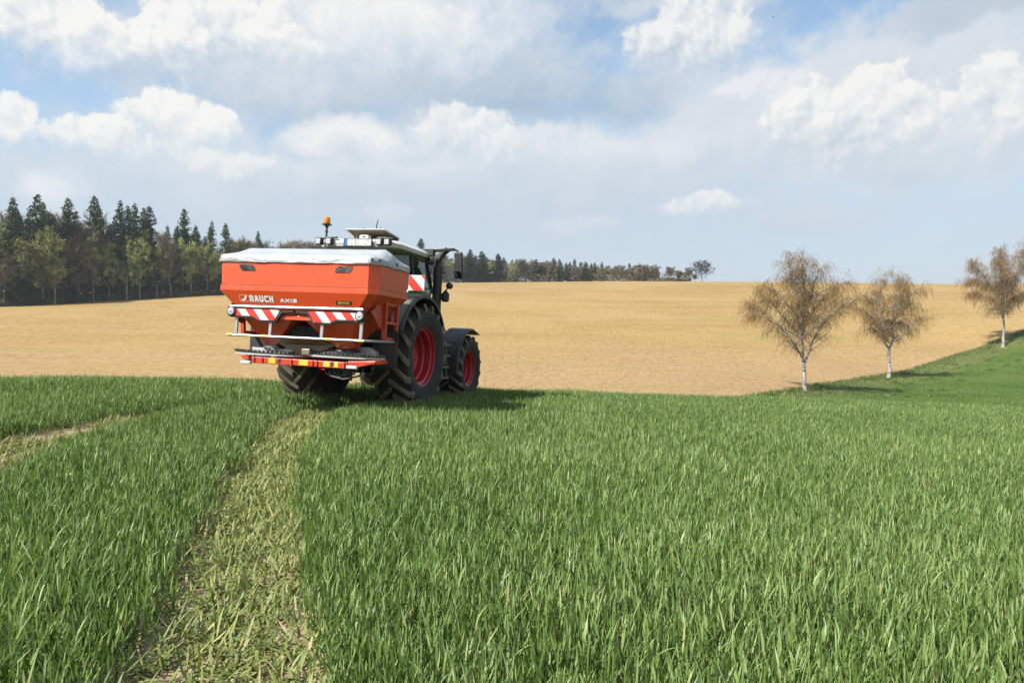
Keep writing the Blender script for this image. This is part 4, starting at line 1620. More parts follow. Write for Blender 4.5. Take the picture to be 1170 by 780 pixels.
    lo = [(-.68, yr - .04, 2.361), (.68, yr - .04, 2.361), (.85, .25, 2.361), (.78, yf + .10, 2.361), (-.78, yf + .10, 2.361), (-.85, .25, 2.361)]
    hi = [(-.60, yr + .10, zr), (.60, yr + .10, zr), (.76, .28, zr), (.68, yf - .06, zr), (-.68, yf - .06, zr), (-.76, .28, zr)]
    g.loft([lo, hi], cap=False)
    g.build('window', M['glass'], cb)
    for k in range(6):
        p = MB()
        th = .045 if k in (0, 1) else .035
        p.tube([Vector(lo[k]) * 1.0, (Vector(lo[k]) + Vector(hi[k])) / 2 + Vector((.02 if lo[k][0] > 0 else -.02, 0, 0)), Vector(hi[k])], th, 8)
        p.build('pillar', M['lime'] if k in (0, 1) else M['black'], cb, smooth=True)
    # seat and steering column
    p = MB()
    p.box((0, .25, 2.20), (.55, .55, .16))
    p.box((0, .02, 2.56), (.50, .14, .62))
    p.box((0, .0, 2.92), (.30, .10, .14))
    p.build('seat', M['seatfab'], cb, bevel=.05)
    p = MB()
    p.bar((0, 1.2, 2.0), (0, .85, 2.62), .08, .08)
    ring = [(.20 * math.cos(a), .84 + .08 * math.sin(a), 2.64 + .18 * math.sin(a)) for a in [2 * math.pi * k / 16 for k in range(17)]]
    p.tube(ring, .018, 6, False)
    p.box((.45, .55, 2.5), (.12, .40, .10))
    p.box((.52, .95, 2.75), (.05, .22, .18))
    p.build('steering_column', M['black'], cb, bevel=.006)
    # roof
    rb = MB()

    def rr_(w_, ya, yb, z_, c=.18):
        return [(-w_ + c, ya, z_), (w_ - c, ya, z_), (w_, ya + c, z_), (w_, yb - c, z_), (w_ - c, yb, z_), (-w_ + c, yb, z_), (-w_, yb - c, z_), (-w_, ya + c, z_)]
    rb.loft([rr_(.76, -.50, 1.42, 3.05), rr_(.84, -.56, 1.52, 3.09), rr_(.85, -.58, 1.50, 3.16), rr_(.78, -.52, 1.36, 3.225), rr_(.60, -.40, 1.10, 3.255), rr_(.40, -.30, .80, 3.262)])
    rf = rb.build('roof', M['offwhite'], cb, smooth=True, angle=40)
    p = MB()
    p.loft([rr_(.77, -.515, 1.40, 3.03), rr_(.80, -.52, 1.45, 3.062)])
    p.build('roof_edge', M['green'], rf)
    # raised roof hatch with dark dusty underside
    p = MB()
    hy0, hy1 = -.25, .32

    def hat(o_, z_):
        return [(-.41 - o_, hy0 - o_, z_), (.41 + o_, hy0 - o_, z_), (.46 + o_, hy1, z_ - .085), (-.46 - o_, hy1, z_ - .085)]
    p.loft([hat(.02, 3.455), hat(.03, 3.47), hat(.0, 3.485)])
    ht = p.build('roof_hatch', M['offwhite'], rf, bevel=.008)
    p = MB()
    p.add(hat(-.01, 3.449), [(0, 1, 2, 3)])
    p.build('hatch_liner', M['liner'], ht)
    p = MB()
    p.prism([(-.46, 3.37), (.46, 3.37), (.46, 3.25), (-.46, 3.25)], 'y', .30, .32)
    p.build('hatch_frame', M['liner'], ht)
    for x_ in (-.30, .36):
        p = MB()
        p.tube([(x_ * 1.1, .10, 3.25), (x_ * 1.1, -.18, 3.44)], .012, 6)
        p.build('hatch_strut', M['black'], ht)
    for x_ in (-.10, .26):
        for d_ in (0, .035):
            p = MB()
            p.box((x_ + d_, -.15, 3.475), (.018, .03, .075))
            p.build('hatch_clip', M['black'], ht)
    # number plate above the rear window, camera, work lamps
    p = MB()
    p.box((.05, -.605, 3.155), (.60, .035, .155))
    pl = p.build('number_plate', M['black'], rf, bevel=.006)
    p = MB()
    p.box((.085, -.6245, 3.155), (.50, .006, .128))
    p.build('plate_face', M['plate'], pl)
    p = MB()
    p.box((-.195, -.6245, 3.155), (.056, .006, .128))
    p.build('plate_band', M['blue'], pl)
    p = MB()
    p.box((.09, -.40, 3.285), (.19, .12, .075))
    cm = p.build('roof_box', M['white'], rf, bevel=.012)
    p = MB()
    p.box((.09, -.465, 3.295), (.05, .012, .022))
    p.build('lens', M['black'], cm)
    p = MB()
    for s, xo in ((-1, -.52), (1, .58)):
        pass
    for x_ in (-.78, -.56, .50, .67):
        p = MB()
        p.box((x_, -.60, 3.175), (.14, .10, .14))
        wl = p.build('work_lamp', M['black'], rf, bevel=.02)
        p = MB()
        p.box((x_, -.656, 3.160), (.092, .012, .085))
        p.build('lens', M['lens'], wl, bevel=.006)
    for a_, b_ in (((-.84, -.56, 3.235), (-.42, -.56, 3.255)), ((.44, -.56, 3.255), (.76, -.56, 3.245))):
        p = MB()
        p.bar(a_, b_, .05, .035)
        p.build('lamp_bar', M['black'], rf, bevel=.01)
    # beacon
    p = MB()
    p.tube([(-.66, -.56, 3.24), (-.66, -.56, 3.46)], .020, 8)
    p.lathe([(3.36, .03), (3.38, .03)], 8, 'z', (-.66, -.56, 0))
    p.lathe([(3.44, .022), (3.49, .05), (3.495, .092), (3.515, .092), (3.52, .06)], 20, 'z', (-.66, -.56, 0))
    bc = p.build('beacon', M['black'], rf, smooth=True)
    p = MB()
    p.lathe([(3.52, .058), (3.53, .064), (3.585, .064), (3.59, .060), (3.595, .064), (3.64, .060), (3.648, .045), (3.65, .0001)], 20, 'z', (-.66, -.56, 0))
    p.build('lens', M['amber'], bc, smooth=True)
    p = MB()
    p.tube([(.16, -.1, 3.46), (.17, -.11, 3.56), (.205, -.12, 3.68)], [.014, .011, .009], 6)
    p.build('antenna', M['black'], rf)
    # striped warning sign on the right rear fender
    for s in (-1, 1):
        p = MB()
        x0, x1 = (1.13, 1.455) if s > 0 else (-1.455, -1.13)
        p.box(((x0 + x1) / 2, -.585, 2.415), (x1 - x0, .015, .292))
        p.bar((s * 1.15, -.56, 2.30), (s * .95, -.40, 2.15), .04, .04)
        sg = p.build('warning_sign', M['white'], root)
        stripe_panel('warning_stripes', [(x0 + .004, 2.273), (x1 - .004, 2.273), (x1 - .004, 2.557), (x0 + .004, 2.557)], -.594, sg, 0.205, -0.95 * s, 0.147, .004)
    # exhaust stack on the right front pillar
    p = MB()
    ex = (.95, 1.30)
    p.tube([(ex[0], ex[1], 1.15), (ex[0], ex[1], 1.95)], .075, 14)
    p.tube([(ex[0], ex[1], 1.95), (ex[0], ex[1], 2.93)], .098, 16)
    es = p.build('exhaust', M['black'], root, smooth=True)
    p = MB()
    p.tube([(ex[0], ex[1], 2.90), (ex[0], ex[1], 3.04), (ex[0] + .035, ex[1], 3.14), (ex[0] + .11, ex[1], 3.24), (ex[0] + .20, ex[1], 3.31)], .066, 14)
    p.build('tailpipe', M['fender'], es, smooth=True)
    p = MB()
    p.bar((.62, 1.28, 2.12), (.95, 1.28, 2.10), .08, .08)
    p.build('bracket', M['black'], es)
    # mirrors on long arms
    for s in (-1, 1):
        p = MB()
        p.box((s * .84, 1.02, 3.20), (.24, .14, .14))
        p.bar((s * .92, 1.05, 3.24), (s * 1.36, 1.18, 3.295), .06, .06)
        p.tube([(s * 1.33, 1.18, 3.29), (s * 1.41, 1.20, 3.27), (s * 1.43, 1.20, 3.16)], .022, 6)
        am = p.build('mirror_arm', M['black'], cb, bevel=.008)
        p = MB()
        p.box((s * 1.445, 1.22, 2.965), (.19, .07, .56), rot=(.13, 0, -s * .14))
        mr = p.build('mirror', M['black'], am, bevel=.03)
        p = MB()
        p.box((s * 1.425, 1.186, 3.03), (.15, .006, .36), rot=(.13, 0, -s * .14))
        p.box((s * 1.425, 1.186, 2.775), (.15, .006, .12), rot=(.13, 0, -s * .14))
        p.build('mirror_glass', M['mirrorglass'], mr)
        p = MB()
        p.lathe([(-.075, .05), (-.07, .085), (.05, .085), (.07, .05)], 14, 'y', (s * .88, 1.0, 3.02))
        p.build('work_lamp', M['black'], am, smooth=True)
    # plate, small mirror and lamp beside the exhaust, hand rail
    p = MB()
    p.box((1.16, 1.36, 2.80), (.18, .012, .26))
    sp = p.build('side_plate', M['steel'], cb)
    p = MB()
    p.bar((1.0, 1.33, 2.82), (1.10, 1.34, 2.82), .03, .03)
    p.build('bracket', M['black'], sp)
    p = MB()
    p.tube([(1.02, 1.30, 2.30), (1.14, 1.30, 2.42), (1.22, 1.30, 2.54)], .016, 6)
    p.lathe([(1.25, .02), (1.26, .07), (1.33, .07), (1.35, .03)], 14, 'y', (1.23, 0, 2.535))
    p.lathe([(2.19, .05), (2.22, .085), (2.36, .085), (2.40, .05), (2.43, .03)], 14, 'z', (1.145, 1.30, 0))
    p.build('side_lamp', M['black'], root, smooth=True)
    p = MB()
    p.tube([(.86, .55, 2.40), (1.05, .60, 2.41), (1.075, .62, 2.36), (1.08, .62, 2.05)], .017, 8)
    p.tube([(.86, .55, 2.12), (1.05, .60, 2.14)], .017, 8)
    p.build('hand_rail', M['green'], cb, smooth=True)
    return root


build_tractor()
build_spreader()


# ------------------------------------------------------------------ trees
class Strips:
    """tapering limbs and thin twig ribbons collected as arrays"""

    def __init__(self):
        self.mb = MB()
        self.V, self.Q, self.n = [], [], 0

    def ribbon(self, pts, w0, w1, side):
        k = len(pts)
        for i, p in enumerate(pts):
            w = (w0 + (w1 - w0) * i / (k - 1)) / 2
            self.V.append(p - side * w)
            self.V.append(p + side * w)
        for i in range(k - 1):
            a = self.n + 2 * i
            self.Q.append((a, a + 1, a + 3, a + 2))
        self.n += 2 * k

    def leaf(self, p, a, b):
        self.V += [p - a, p - b, p + a, p + b]
        self.Q.append((self.n, self.n + 1, self.n + 2, self.n + 3))
        self.n += 4

    def build(self, name, mat, parent):
        return array_mesh(name, np.array([tuple(v) for v in self.V]), np.array(self.Q), None, mat, parent=parent)


def rv(s=1.0):
    return Vector((random.gauss(0, s), random.gauss(0, s), random.gauss(0, s)))


def smooth_path(pts, n):
    # Catmull-Rom through the given points
    P = [Vector(p) for p in pts]
    P = [P[0] * 2 - P[1]] + P + [P[-1] * 2 - P[-2]]
    out = []
    m = len(P) - 3
    for i in range(n + 1):
        t = i / n * m
        k = min(int(t), m - 1)
        u = t - k
        a, b, c, d = P[k:k + 4]
        out.append(0.5 * ((2 * b) + (c - a) * u + (2 * a - 5 * b + 4 * c - d) * u * u + (3 * b - a - 3 * c + d) * u ** 3))
    return out


def birch(foot_px, s_depth_px, limbs, label, seed, droop=1.0, dens=1.0, bud=0.5, r0=0.17, loc=None):
    random.seed(seed)
    X, Y, Z = ray_hit(*foot_px) if loc is None else loc
    k = Y / F                                   # metres per picture pixel at that distance
    root = empty('birch_tree', (X, Y, Z))
    tag(root, label, 'birch tree', 'white-barked birches on the green slope')
    tr, cr, bd = MB(), Strips(), Strips()
    fx, fy = foot_px
    main = []
    for li, (pts, ra, rb) in enumerate(limbs):
        P = []
        for j, (x, y, dy) in enumerate(pts):
            P.append(Vector(((x - fx) * k, dy, (fy - y) * k)))
        P[0].z -= 0.12 if li == 0 else 0
        path = smooth_path(P, 14)
        path = [p + (rv(.05) if 0 < i < 14 else Vector()) for i, p in enumerate(path)]
        ra, rb = ra * (1.0 if li == 0 else 1.2), rb * 1.4
        rad = [ra + (rb - ra) * (i / 14) ** .8 for i in range(15)]
        if li == 0:
            rad[0] *= 1.35
            rad[1] *= 1.08
        tr.tube(path, rad, 7)
        main.append((path, rad, li))
    tips = []

    def twigs(path, n, lmin, lmax):
        for _ in range(n):
            t = random.random() ** .7
            i = min(int(t * (len(path) - 1)), len(path) - 2)
            p = path[i].lerp(path[i + 1], random.random())
            d = (path[i + 1] - path[i]).normalized()
            out = (d * random.uniform(.2, 1.0) + rv(.55))
            out.normalize()
            ln = random.uniform(lmin, lmax)
            pts = [p]
            v = out
            sg = 5
            for q in range(sg):
                v = (v + Vector((0, 0, -1)) * (.50 * droop) + rv(.10)).normalized()
                pts.append(pts[-1] + v * ln / sg)
            a = random.uniform(0, math.pi)
            side = Vector((math.cos(a), math.sin(a), 0))
            cr.ribbon(pts, .026, .013, side)
            for q in range(1, sg + 1):
                if random.random() < bud:
                    c = pts[q] + rv(.05)
                    u = Vector((random.gauss(0, .3), random.gauss(0, .3), -1)).normalized() * random.uniform(.035, .075)
                    w = rv(1).cross(u).normalized() * random.uniform(.010, .022)
                    bd.leaf(c, u, w)

    for path, rad, li in main:
        ln = sum((b - a).length for a, b in zip(path[:-1], path[1:]))
        start = .40 if li == 0 else .16
        nsec = int(ln * 5.2 * dens)
        for _ in range(nsec):
            t = start + (1 - start) * random.random() ** 1.1
            i = min(int(t * 14), 13)
            p = path[i].lerp(path[i + 1], random.random())
            d = (path[i + 1] - path[i]).normalized()
            a = random.uniform(0, 2 * math.pi)
            side = Vector((math.cos(a), math.sin(a), random.uniform(.0, .7)))
            v = (d * .55 + side * .8).normalized()
            l2 = random.uniform(1.0, 3.0) * (1.25 - .60 * t)
            pts = [p]
            for q in range(6):
                v = (v + Vector((0, 0, .06 - .11 * droop)) + rv(.16)).normalized()
                pts.append(pts[-1] + v * l2 / 6)
            rs = max(.012, rad[i] * .38)
            cr_r = [rs * (1 - .75 * q / 6) for q in range(7)]
            tr.tube(pts, cr_r, 4, False)
            twigs(pts, int(13 * dens), .5, 1.7)
        twigs(path[6:], int(ln * 4 * dens), .5, 1.3)
    tr.build('trunk', M['birch'], root, smooth=True, angle=80)
    c = cr.build('crown', M['birchtwig'], root)
    bd.build('catkins', M['catkin'], c)
    return root


def build_birches():
    birch((920, 447), None, [
        ([(920, 447, 0), (919, 425, 0), (918, 409, 0), (917, 385, .1), (919, 360, .2), (920, 335, .2), (917, 312, .1), (915, 294, 0)], .21, .03),
        ([(918, 409, 0), (911, 401, -.3), (896, 383, -.9), (880, 370, -1.3), (864, 362, -1.6), (851, 360, -1.8)], .12, .02),
        ([(920, 414, 0), (926, 403, .3), (939, 378, .8), (957, 359, 1.2), (972, 349, 1.4), (984, 342, 1.5)], .115, .022),
        ([(917, 392, 0), (908, 375, .6), (896, 356, 1.2), (884, 340, 1.6), (872, 330, 1.8)], .085, .018),
        ([(918, 372, 0), (910, 350, -.8), (904, 330, -1.3), (898, 312, -1.6), (893, 300, -1.7)], .08, .018),
        ([(919, 362, 0), (928, 342, .6), (936, 322, 1.0), (941, 305, 1.2)], .075, .018),
        ([(918, 385, 0), (929, 372, -.9), (943, 358, -1.5), (955, 345, -1.9)], .065, .016),
        ([(920, 340, 0), (912, 322, .9), (903, 306, 1.3)], .055, .015),
        ([(918, 378, 0), (902, 354, -.6), (884, 336, -1.0), (870, 328, -1.2)], .07, .018),
        ([(919, 356, 0), (934, 336, -.5), (949, 328, -.9), (960, 326, -1.0)], .07, .018),
        ([(918, 388, 0), (900, 374, 1.5), (880, 356, 2.4), (866, 346, 2.8)], .065, .016),
        ([(919, 380, 0), (934, 362, 1.8), (948, 344, 2.6), (958, 334, 3.0)], .065, .016),
    ], 'tall birch with wide forked crown standing leftmost beside the ochre field', 11, .85, 1.1, .7)
    birch((1015, 432), None, [
        ([(1015, 432, 0), (1016, 415, 0), (1016, 397, 0), (1022, 388, .3), (1022, 370, .5), (1030, 352, .7), (1034, 332, .8), (1036, 318, .9)], .24, .03),
        ([(1015.5, 398, 0), (1009, 390, -.3), (1006, 374, -.6), (1005, 358, -.8), (999, 343, -1.0), (1003, 325, -1.1), (1006, 312, -1.1)], .13, .025),
        ([(1009, 390, -.3), (1000, 380, -.8), (988, 373, -1.2)], .07, .02),
        ([(1005, 374, -.6), (994, 366, -1.3), (984, 359, -1.8), (976, 352, -2.1)], .075, .02),
        ([(1006, 366, -.7), (1013, 350, -1.5), (1020, 335, -1.9), (1022, 320, -2.0)], .08, .02),
        ([(1023, 372, .5), (1033, 368, 1.2), (1046, 371, 1.8)], .06, .016),
        ([(1027, 357, .6), (1040, 346, 1.4), (1048, 346, 2.0), (1051, 350, 2.2)], .065, .016),
        ([(1017, 392, .2), (1012, 380, 1.2), (1008, 362, 2.0), (1010, 340, 2.4)], .075, .02),
        ([(1004, 360, -.8), (992, 346, -.6), (982, 336, -.4)], .06, .018),
        ([(1031, 350, .7), (1043, 336, .4), (1051, 330, .2)], .06, .018),
        ([(1019, 392, .2), (1030, 380, -1.2), (1038, 366, -2.0), (1043, 362, -2.3)], .065, .018),
    ], 'weeping birch with pale twisted boughs in the middle of the birch row', 23, 1.1, 1.15, .8)
    birch((1146, 397), None, [
        ([(1146, 397, 0), (1147, 382, 0), (1147, 366, 0), (1146, 345, .1), (1147, 322, .2), (1143, 300, .1), (1141, 284, 0)], .25, .03),
        ([(1147, 366, 0), (1138, 352, -.6), (1127, 342, -1.1), (1114, 338, -1.5), (1104, 336, -1.8)], .11, .02),
        ([(1147, 360, 0), (1156, 346, .7), (1168, 338, 1.2), (1180, 336, 1.6)], .11, .02),
        ([(1146, 345, 0), (1136, 326, .9), (1126, 308, 1.5), (1118, 297, 1.8)], .09, .02),
        ([(1146, 335, 0), (1156, 316, -.8), (1164, 300, -1.2), (1168, 288, -1.4)], .09, .02),
        ([(1146, 348, 0), (1140, 330, -1.8), (1134, 312, -2.6), (1130, 300, -2.9)], .08, .02),
        ([(1147, 342, 0), (1158, 325, 1.8), (1172, 312, 2.6)], .08, .02),
        ([(1146, 350, 0), (1134, 330, .4), (1120, 320, .8), (1110, 322, 1.0)], .08, .02),
    ], 'dense brown-twigged birch with short straight white trunk high on the bank', 37, 1.3, 1.4, .8)
    Xb, Yb, Zb = ray_hit(1192, 386)
    birch((1192, 386), None, [
        ([(1192, 386, 0), (1191, 360, 0), (1188, 335, .2), (1184, 310, .3), (1179, 290, .3), (1176, 276, .2)], .22, .03),
        ([(1190, 350, 0), (1178, 328, -.8), (1169, 308, -1.2), (1163, 290, -1.4)], .11, .02),
        ([(1191, 356, 0), (1206, 336, .8), (1222, 322, 1.3)], .11, .02),
        ([(1186, 325, 0), (1196, 305, .9), (1200, 288, 1.2)], .08, .02),
        ([(1185, 318, 0), (1173, 300, 1.2), (1168, 286, 1.6)], .07, .02),
    ], 'birch cut by the right picture edge with whitish upper boughs', 41, .8, .8, .3)


def limb_tree(seed, H, spread, lean_up, n_main, n_sec, n_tw, tw_len, tw_w):
    """bare broadleaf skeleton: returns trunk MB and twig strips, tree height H"""
    random.seed(seed)
    tr, cr = MB(), Strips()
    path = [Vector((0, 0, -.5))]
    v = Vector((0, 0, 1))
    for q in range(9):
        v = (v + rv(.05)).normalized()
        path.append(path[-1] + v * H * .85 / 9)
    tr.tube(path, [H * .014 * (1 - .085 * q) for q in range(10)], 6)
    for m in range(n_main):
        t = .28 + .70 * (m + random.random()) / n_main
        i = min(int(t * 9), 8)
        p = path[i].lerp(path[i + 1], t * 9 - i if t * 9 - i < 1 else 1)
        a = m * 2.4 + random.uniform(-.4, .4)
        w = Vector((math.cos(a), math.sin(a), lean_up + random.uniform(-.2, .3))).normalized()
        ln = H * spread * (1.1 - .6 * t) * random.uniform(.75, 1.15)
        pts = [p]
        for q in range(6):
            w = (w + Vector((0, 0, .10)) + rv(.13)).normalized()
            pts.append(pts[-1] + w * ln / 6)
        r_ = H * .006 * (1.2 - .7 * t)
        tr.tube(pts, [r_ * (1 - .13 * q) for q in range(7)], 4, False)
        for s_ in range(n_sec):
            i2 = random.randint(1, 5)
            p2 = pts[i2].lerp(pts[i2 + 1], random.random())
            w2 = ((pts[i2 + 1] - pts[i2]).normalized() * .6 + rv(.6)).normalized()
            l2 = ln * random.uniform(.25, .5)
            q2 = [p2]
            for q in range(3):
                w2 = (w2 + Vector((0, 0, .12)) + rv(.15)).normalized()
                q2.append(q2[-1] + w2 * l2 / 3)
            tr.tube(q2, [r_ * .4 * (1 - .25 * q) for q in range(4)], 3, False)
            for t_ in range(n_tw):
                p3 = q2[random.randint(0, 2)].lerp(q2[-1], random.random())
                w3 = ((q2[-1] - q2[0]).normalized() * .5 + rv(.7) + Vector((0, 0, .2))).normalized()
                l3 = tw_len * random.uniform(.5, 1.2)
                mid = p3 + w3 * l3 * .5 + rv(.08)
                e = p3 + w3 * l3
                aa = random.uniform(0, math.pi)
                cr.ribbon([p3, mid, e], tw_w, tw_w * .5, Vector((math.cos(aa), math.sin(aa), 0)))
    return tr, cr


PROTO = {}


def proto_tree(key, name, trunk, tmat, crown, cmat):
    root = empty(name)
    a = trunk.build('trunk', tmat, root, smooth=True, angle=80)
    b = crown.build('crown', cmat, root)
    PROTO[key] = root
    return root


def spruce(seed, H, wide, bare=.12, thin=1.0):
    random.seed(seed)
    tr, cr = MB(), Strips()
    tr.tube([(0, 0, -.6), (0.05, 0, H * .3), (-.04, .05, H * .65), (0, 0, H * .99)], [H * .013, H * .011, H * .006, .02], 6)
    z = H * bare
    while z < H * .985:
        f = (z - H * bare) / (H * (1 - bare))
        ln0 = H * wide * ((1 - f) ** .78 + .02) * (1.0 if f > .12 else .65 + 2.9 * f)
        nb = random.randint(5, 7) if f < .85 else 4
        a0 = random.uniform(0, 6.28)
        for b in range(nb):
            if random.random() > .93 * thin:
                continue
            a = a0 + 6.283 * b / nb + random.uniform(-.3, .3)
            ln = ln0 * random.uniform(.62, 1.18)
            d = Vector((math.cos(a), math.sin(a), 0))
            sd = Vector((-d.y, d.x, 0))
            sl = random.uniform(-.32, .02) if f < .75 else random.uniform(.0, .55)
            p = Vector((0, 0, z + random.uniform(-.2, .2)))
            # main spray rises at the tip
            pts = []
            for q in range(4):
                t = q / 3
                pts.append(p + d * ln * t + Vector((0, 0, ln * (sl * t + .20 * t * t))))
            wd = max(.28, ln * .36)
            cr.ribbon([pts[0], pts[1], pts[2]], wd * .35, wd, (sd + Vector((0, 0, random.uniform(-.35, .35)))).normalized())
            cr.ribbon([pts[2], pts[3]], wd, .05, (sd + Vector((0, 0, random.uniform(-.3, .3)))).normalized())
            # hanging side twigs
            m = 3 + int(ln * 2.6)
            for s_ in range(m):
                t = random.uniform(.2, 1.0)
                i = min(int(t * 3), 2)
                q0 = pts[i].lerp(pts[i + 1], t * 3 - i)
                w = (d * random.uniform(.0, .5) + sd * random.choice((-1, 1)) * random.uniform(.3, 1) + Vector((0, 0, random.uniform(-1.0, -.15)))).normalized()
                l3 = random.uniform(.35, .95)
                aa = random.uniform(0, 6.28)
                cr.ribbon([q0, q0 + w * l3], random.uniform(.20, .44), .05, Vector((math.cos(aa), math.sin(aa), random.uniform(-.4, .4))).normalized())
        z += random.uniform(.36, .62) * (1.0 if f < .8 else .7)
    # leader
    cr.ribbon([Vector((0, 0, H * .96)), Vector((0, 0, H * 1.02))], .12, .03, Vector((1, 0, 0)))
    return tr, cr


def leafy(seed, H, spread, n_main, n_leaf, lsz, narrow=.35, drop=0.0):
    tr, cr = limb_tree(seed, H, spread, .55, n_main, 4, 3, 1.1, .05)
    random.seed(seed + 900)
    base = [tuple(v) for v in cr.V]
    lf = Strips()
    for _ in range(n_leaf):
        v = Vector(random.choice(base)) + rv(.22) - Vector((0, 0, random.random() * drop))
        u = rv(1).normalized() * lsz * random.uniform(.6, 1.3)
        w = rv(1).cross(u).normalized() * lsz * random.uniform(.35, .7)
        lf.leaf(v, u, w)
    return tr, cr, lf


def build_protos():
    for i, (H, w, bare, thin) in enumerate(((25, .20, .06, 1.0), (25, .25, .03, 1.0), (25, .17, .16, .95), (25, .22, .12, .93), (25, .19, .05, 1.0))):
        t, c = spruce(100 + i, H, w, bare, thin)
        proto_tree('spruce%d' % i, 'spruce_tree', t, M['bark'], c, M['needle'])
    for i in range(3):
        t, c, lf = leafy(200 + i, 18, .27, 20, 5200, .17, drop=.5)
        r_ = proto_tree('leaf%d' % i, 'broadleaf_tree', t, M['greybark'], c, M['twig'])
        lf.build('leaves', M['larch'], r_)
    for i in range(3):
        t, c = limb_tree(300 + i, 18, .32, .75, 20, 8, 22, 1.5, .09)
        proto_tree('bare%d' % i, 'bare_tree', t, M['greybark'], c, M['twig'])
    for i in range(2):
        t, c = limb_tree(340 + i, 14, .38, .6, 20, 8, 26, 1.4, .09)
        proto_tree('bud%d' % i, 'budding_tree', t, M['greybark'], c, M['budtwig'])
    t, c = limb_tree(360, 10, .44, .6, 20, 8, 30, 1.0, .09)
    proto_tree('pale', 'budding_tree', t, M['greybark'], c, M['blossom'])
    t, c = limb_tree(377, 12, .55, .55, 22, 8, 14, 1.3, .085)
    proto_tree('oak', 'bare_tree', t, M['dark'], c, M['dark'])


USED = set()


def plant(key, x, y, H, label, cat, group, H0, wide=1.0):
    src = PROTO[key]
    if key in USED:
        o = copy_tree(src)
    else:
        o = src
        USED.add(key)
    z = float(height(np.array([x]), np.array([y]))[0])
    s = H / H0
    o.location = (x, y, z - .15)
    o.rotation_euler = (random.gauss(0, .015), random.gauss(0, .015), random.uniform(0, 6.28))
    sx = s * wide * random.uniform(.9, 1.12)
    o.scale = (sx, sx, s)
    tag(o, label, cat, group)
    return o


H0S = {'spruce': 25, 'leaf': 18, 'bare': 18, 'bud': 14, 'pale': 10, 'oak': 12}


def h0(k):
    return H0S[k.rstrip('0123456789')]


G_SPR = 'dark spruces of the left wood'
G_LEAF = 'fresh green broadleaf trees of the left wood'
G_BARE = 'bare brown trees of the left wood'
G_FAR = 'trees of the wood along the skyline'


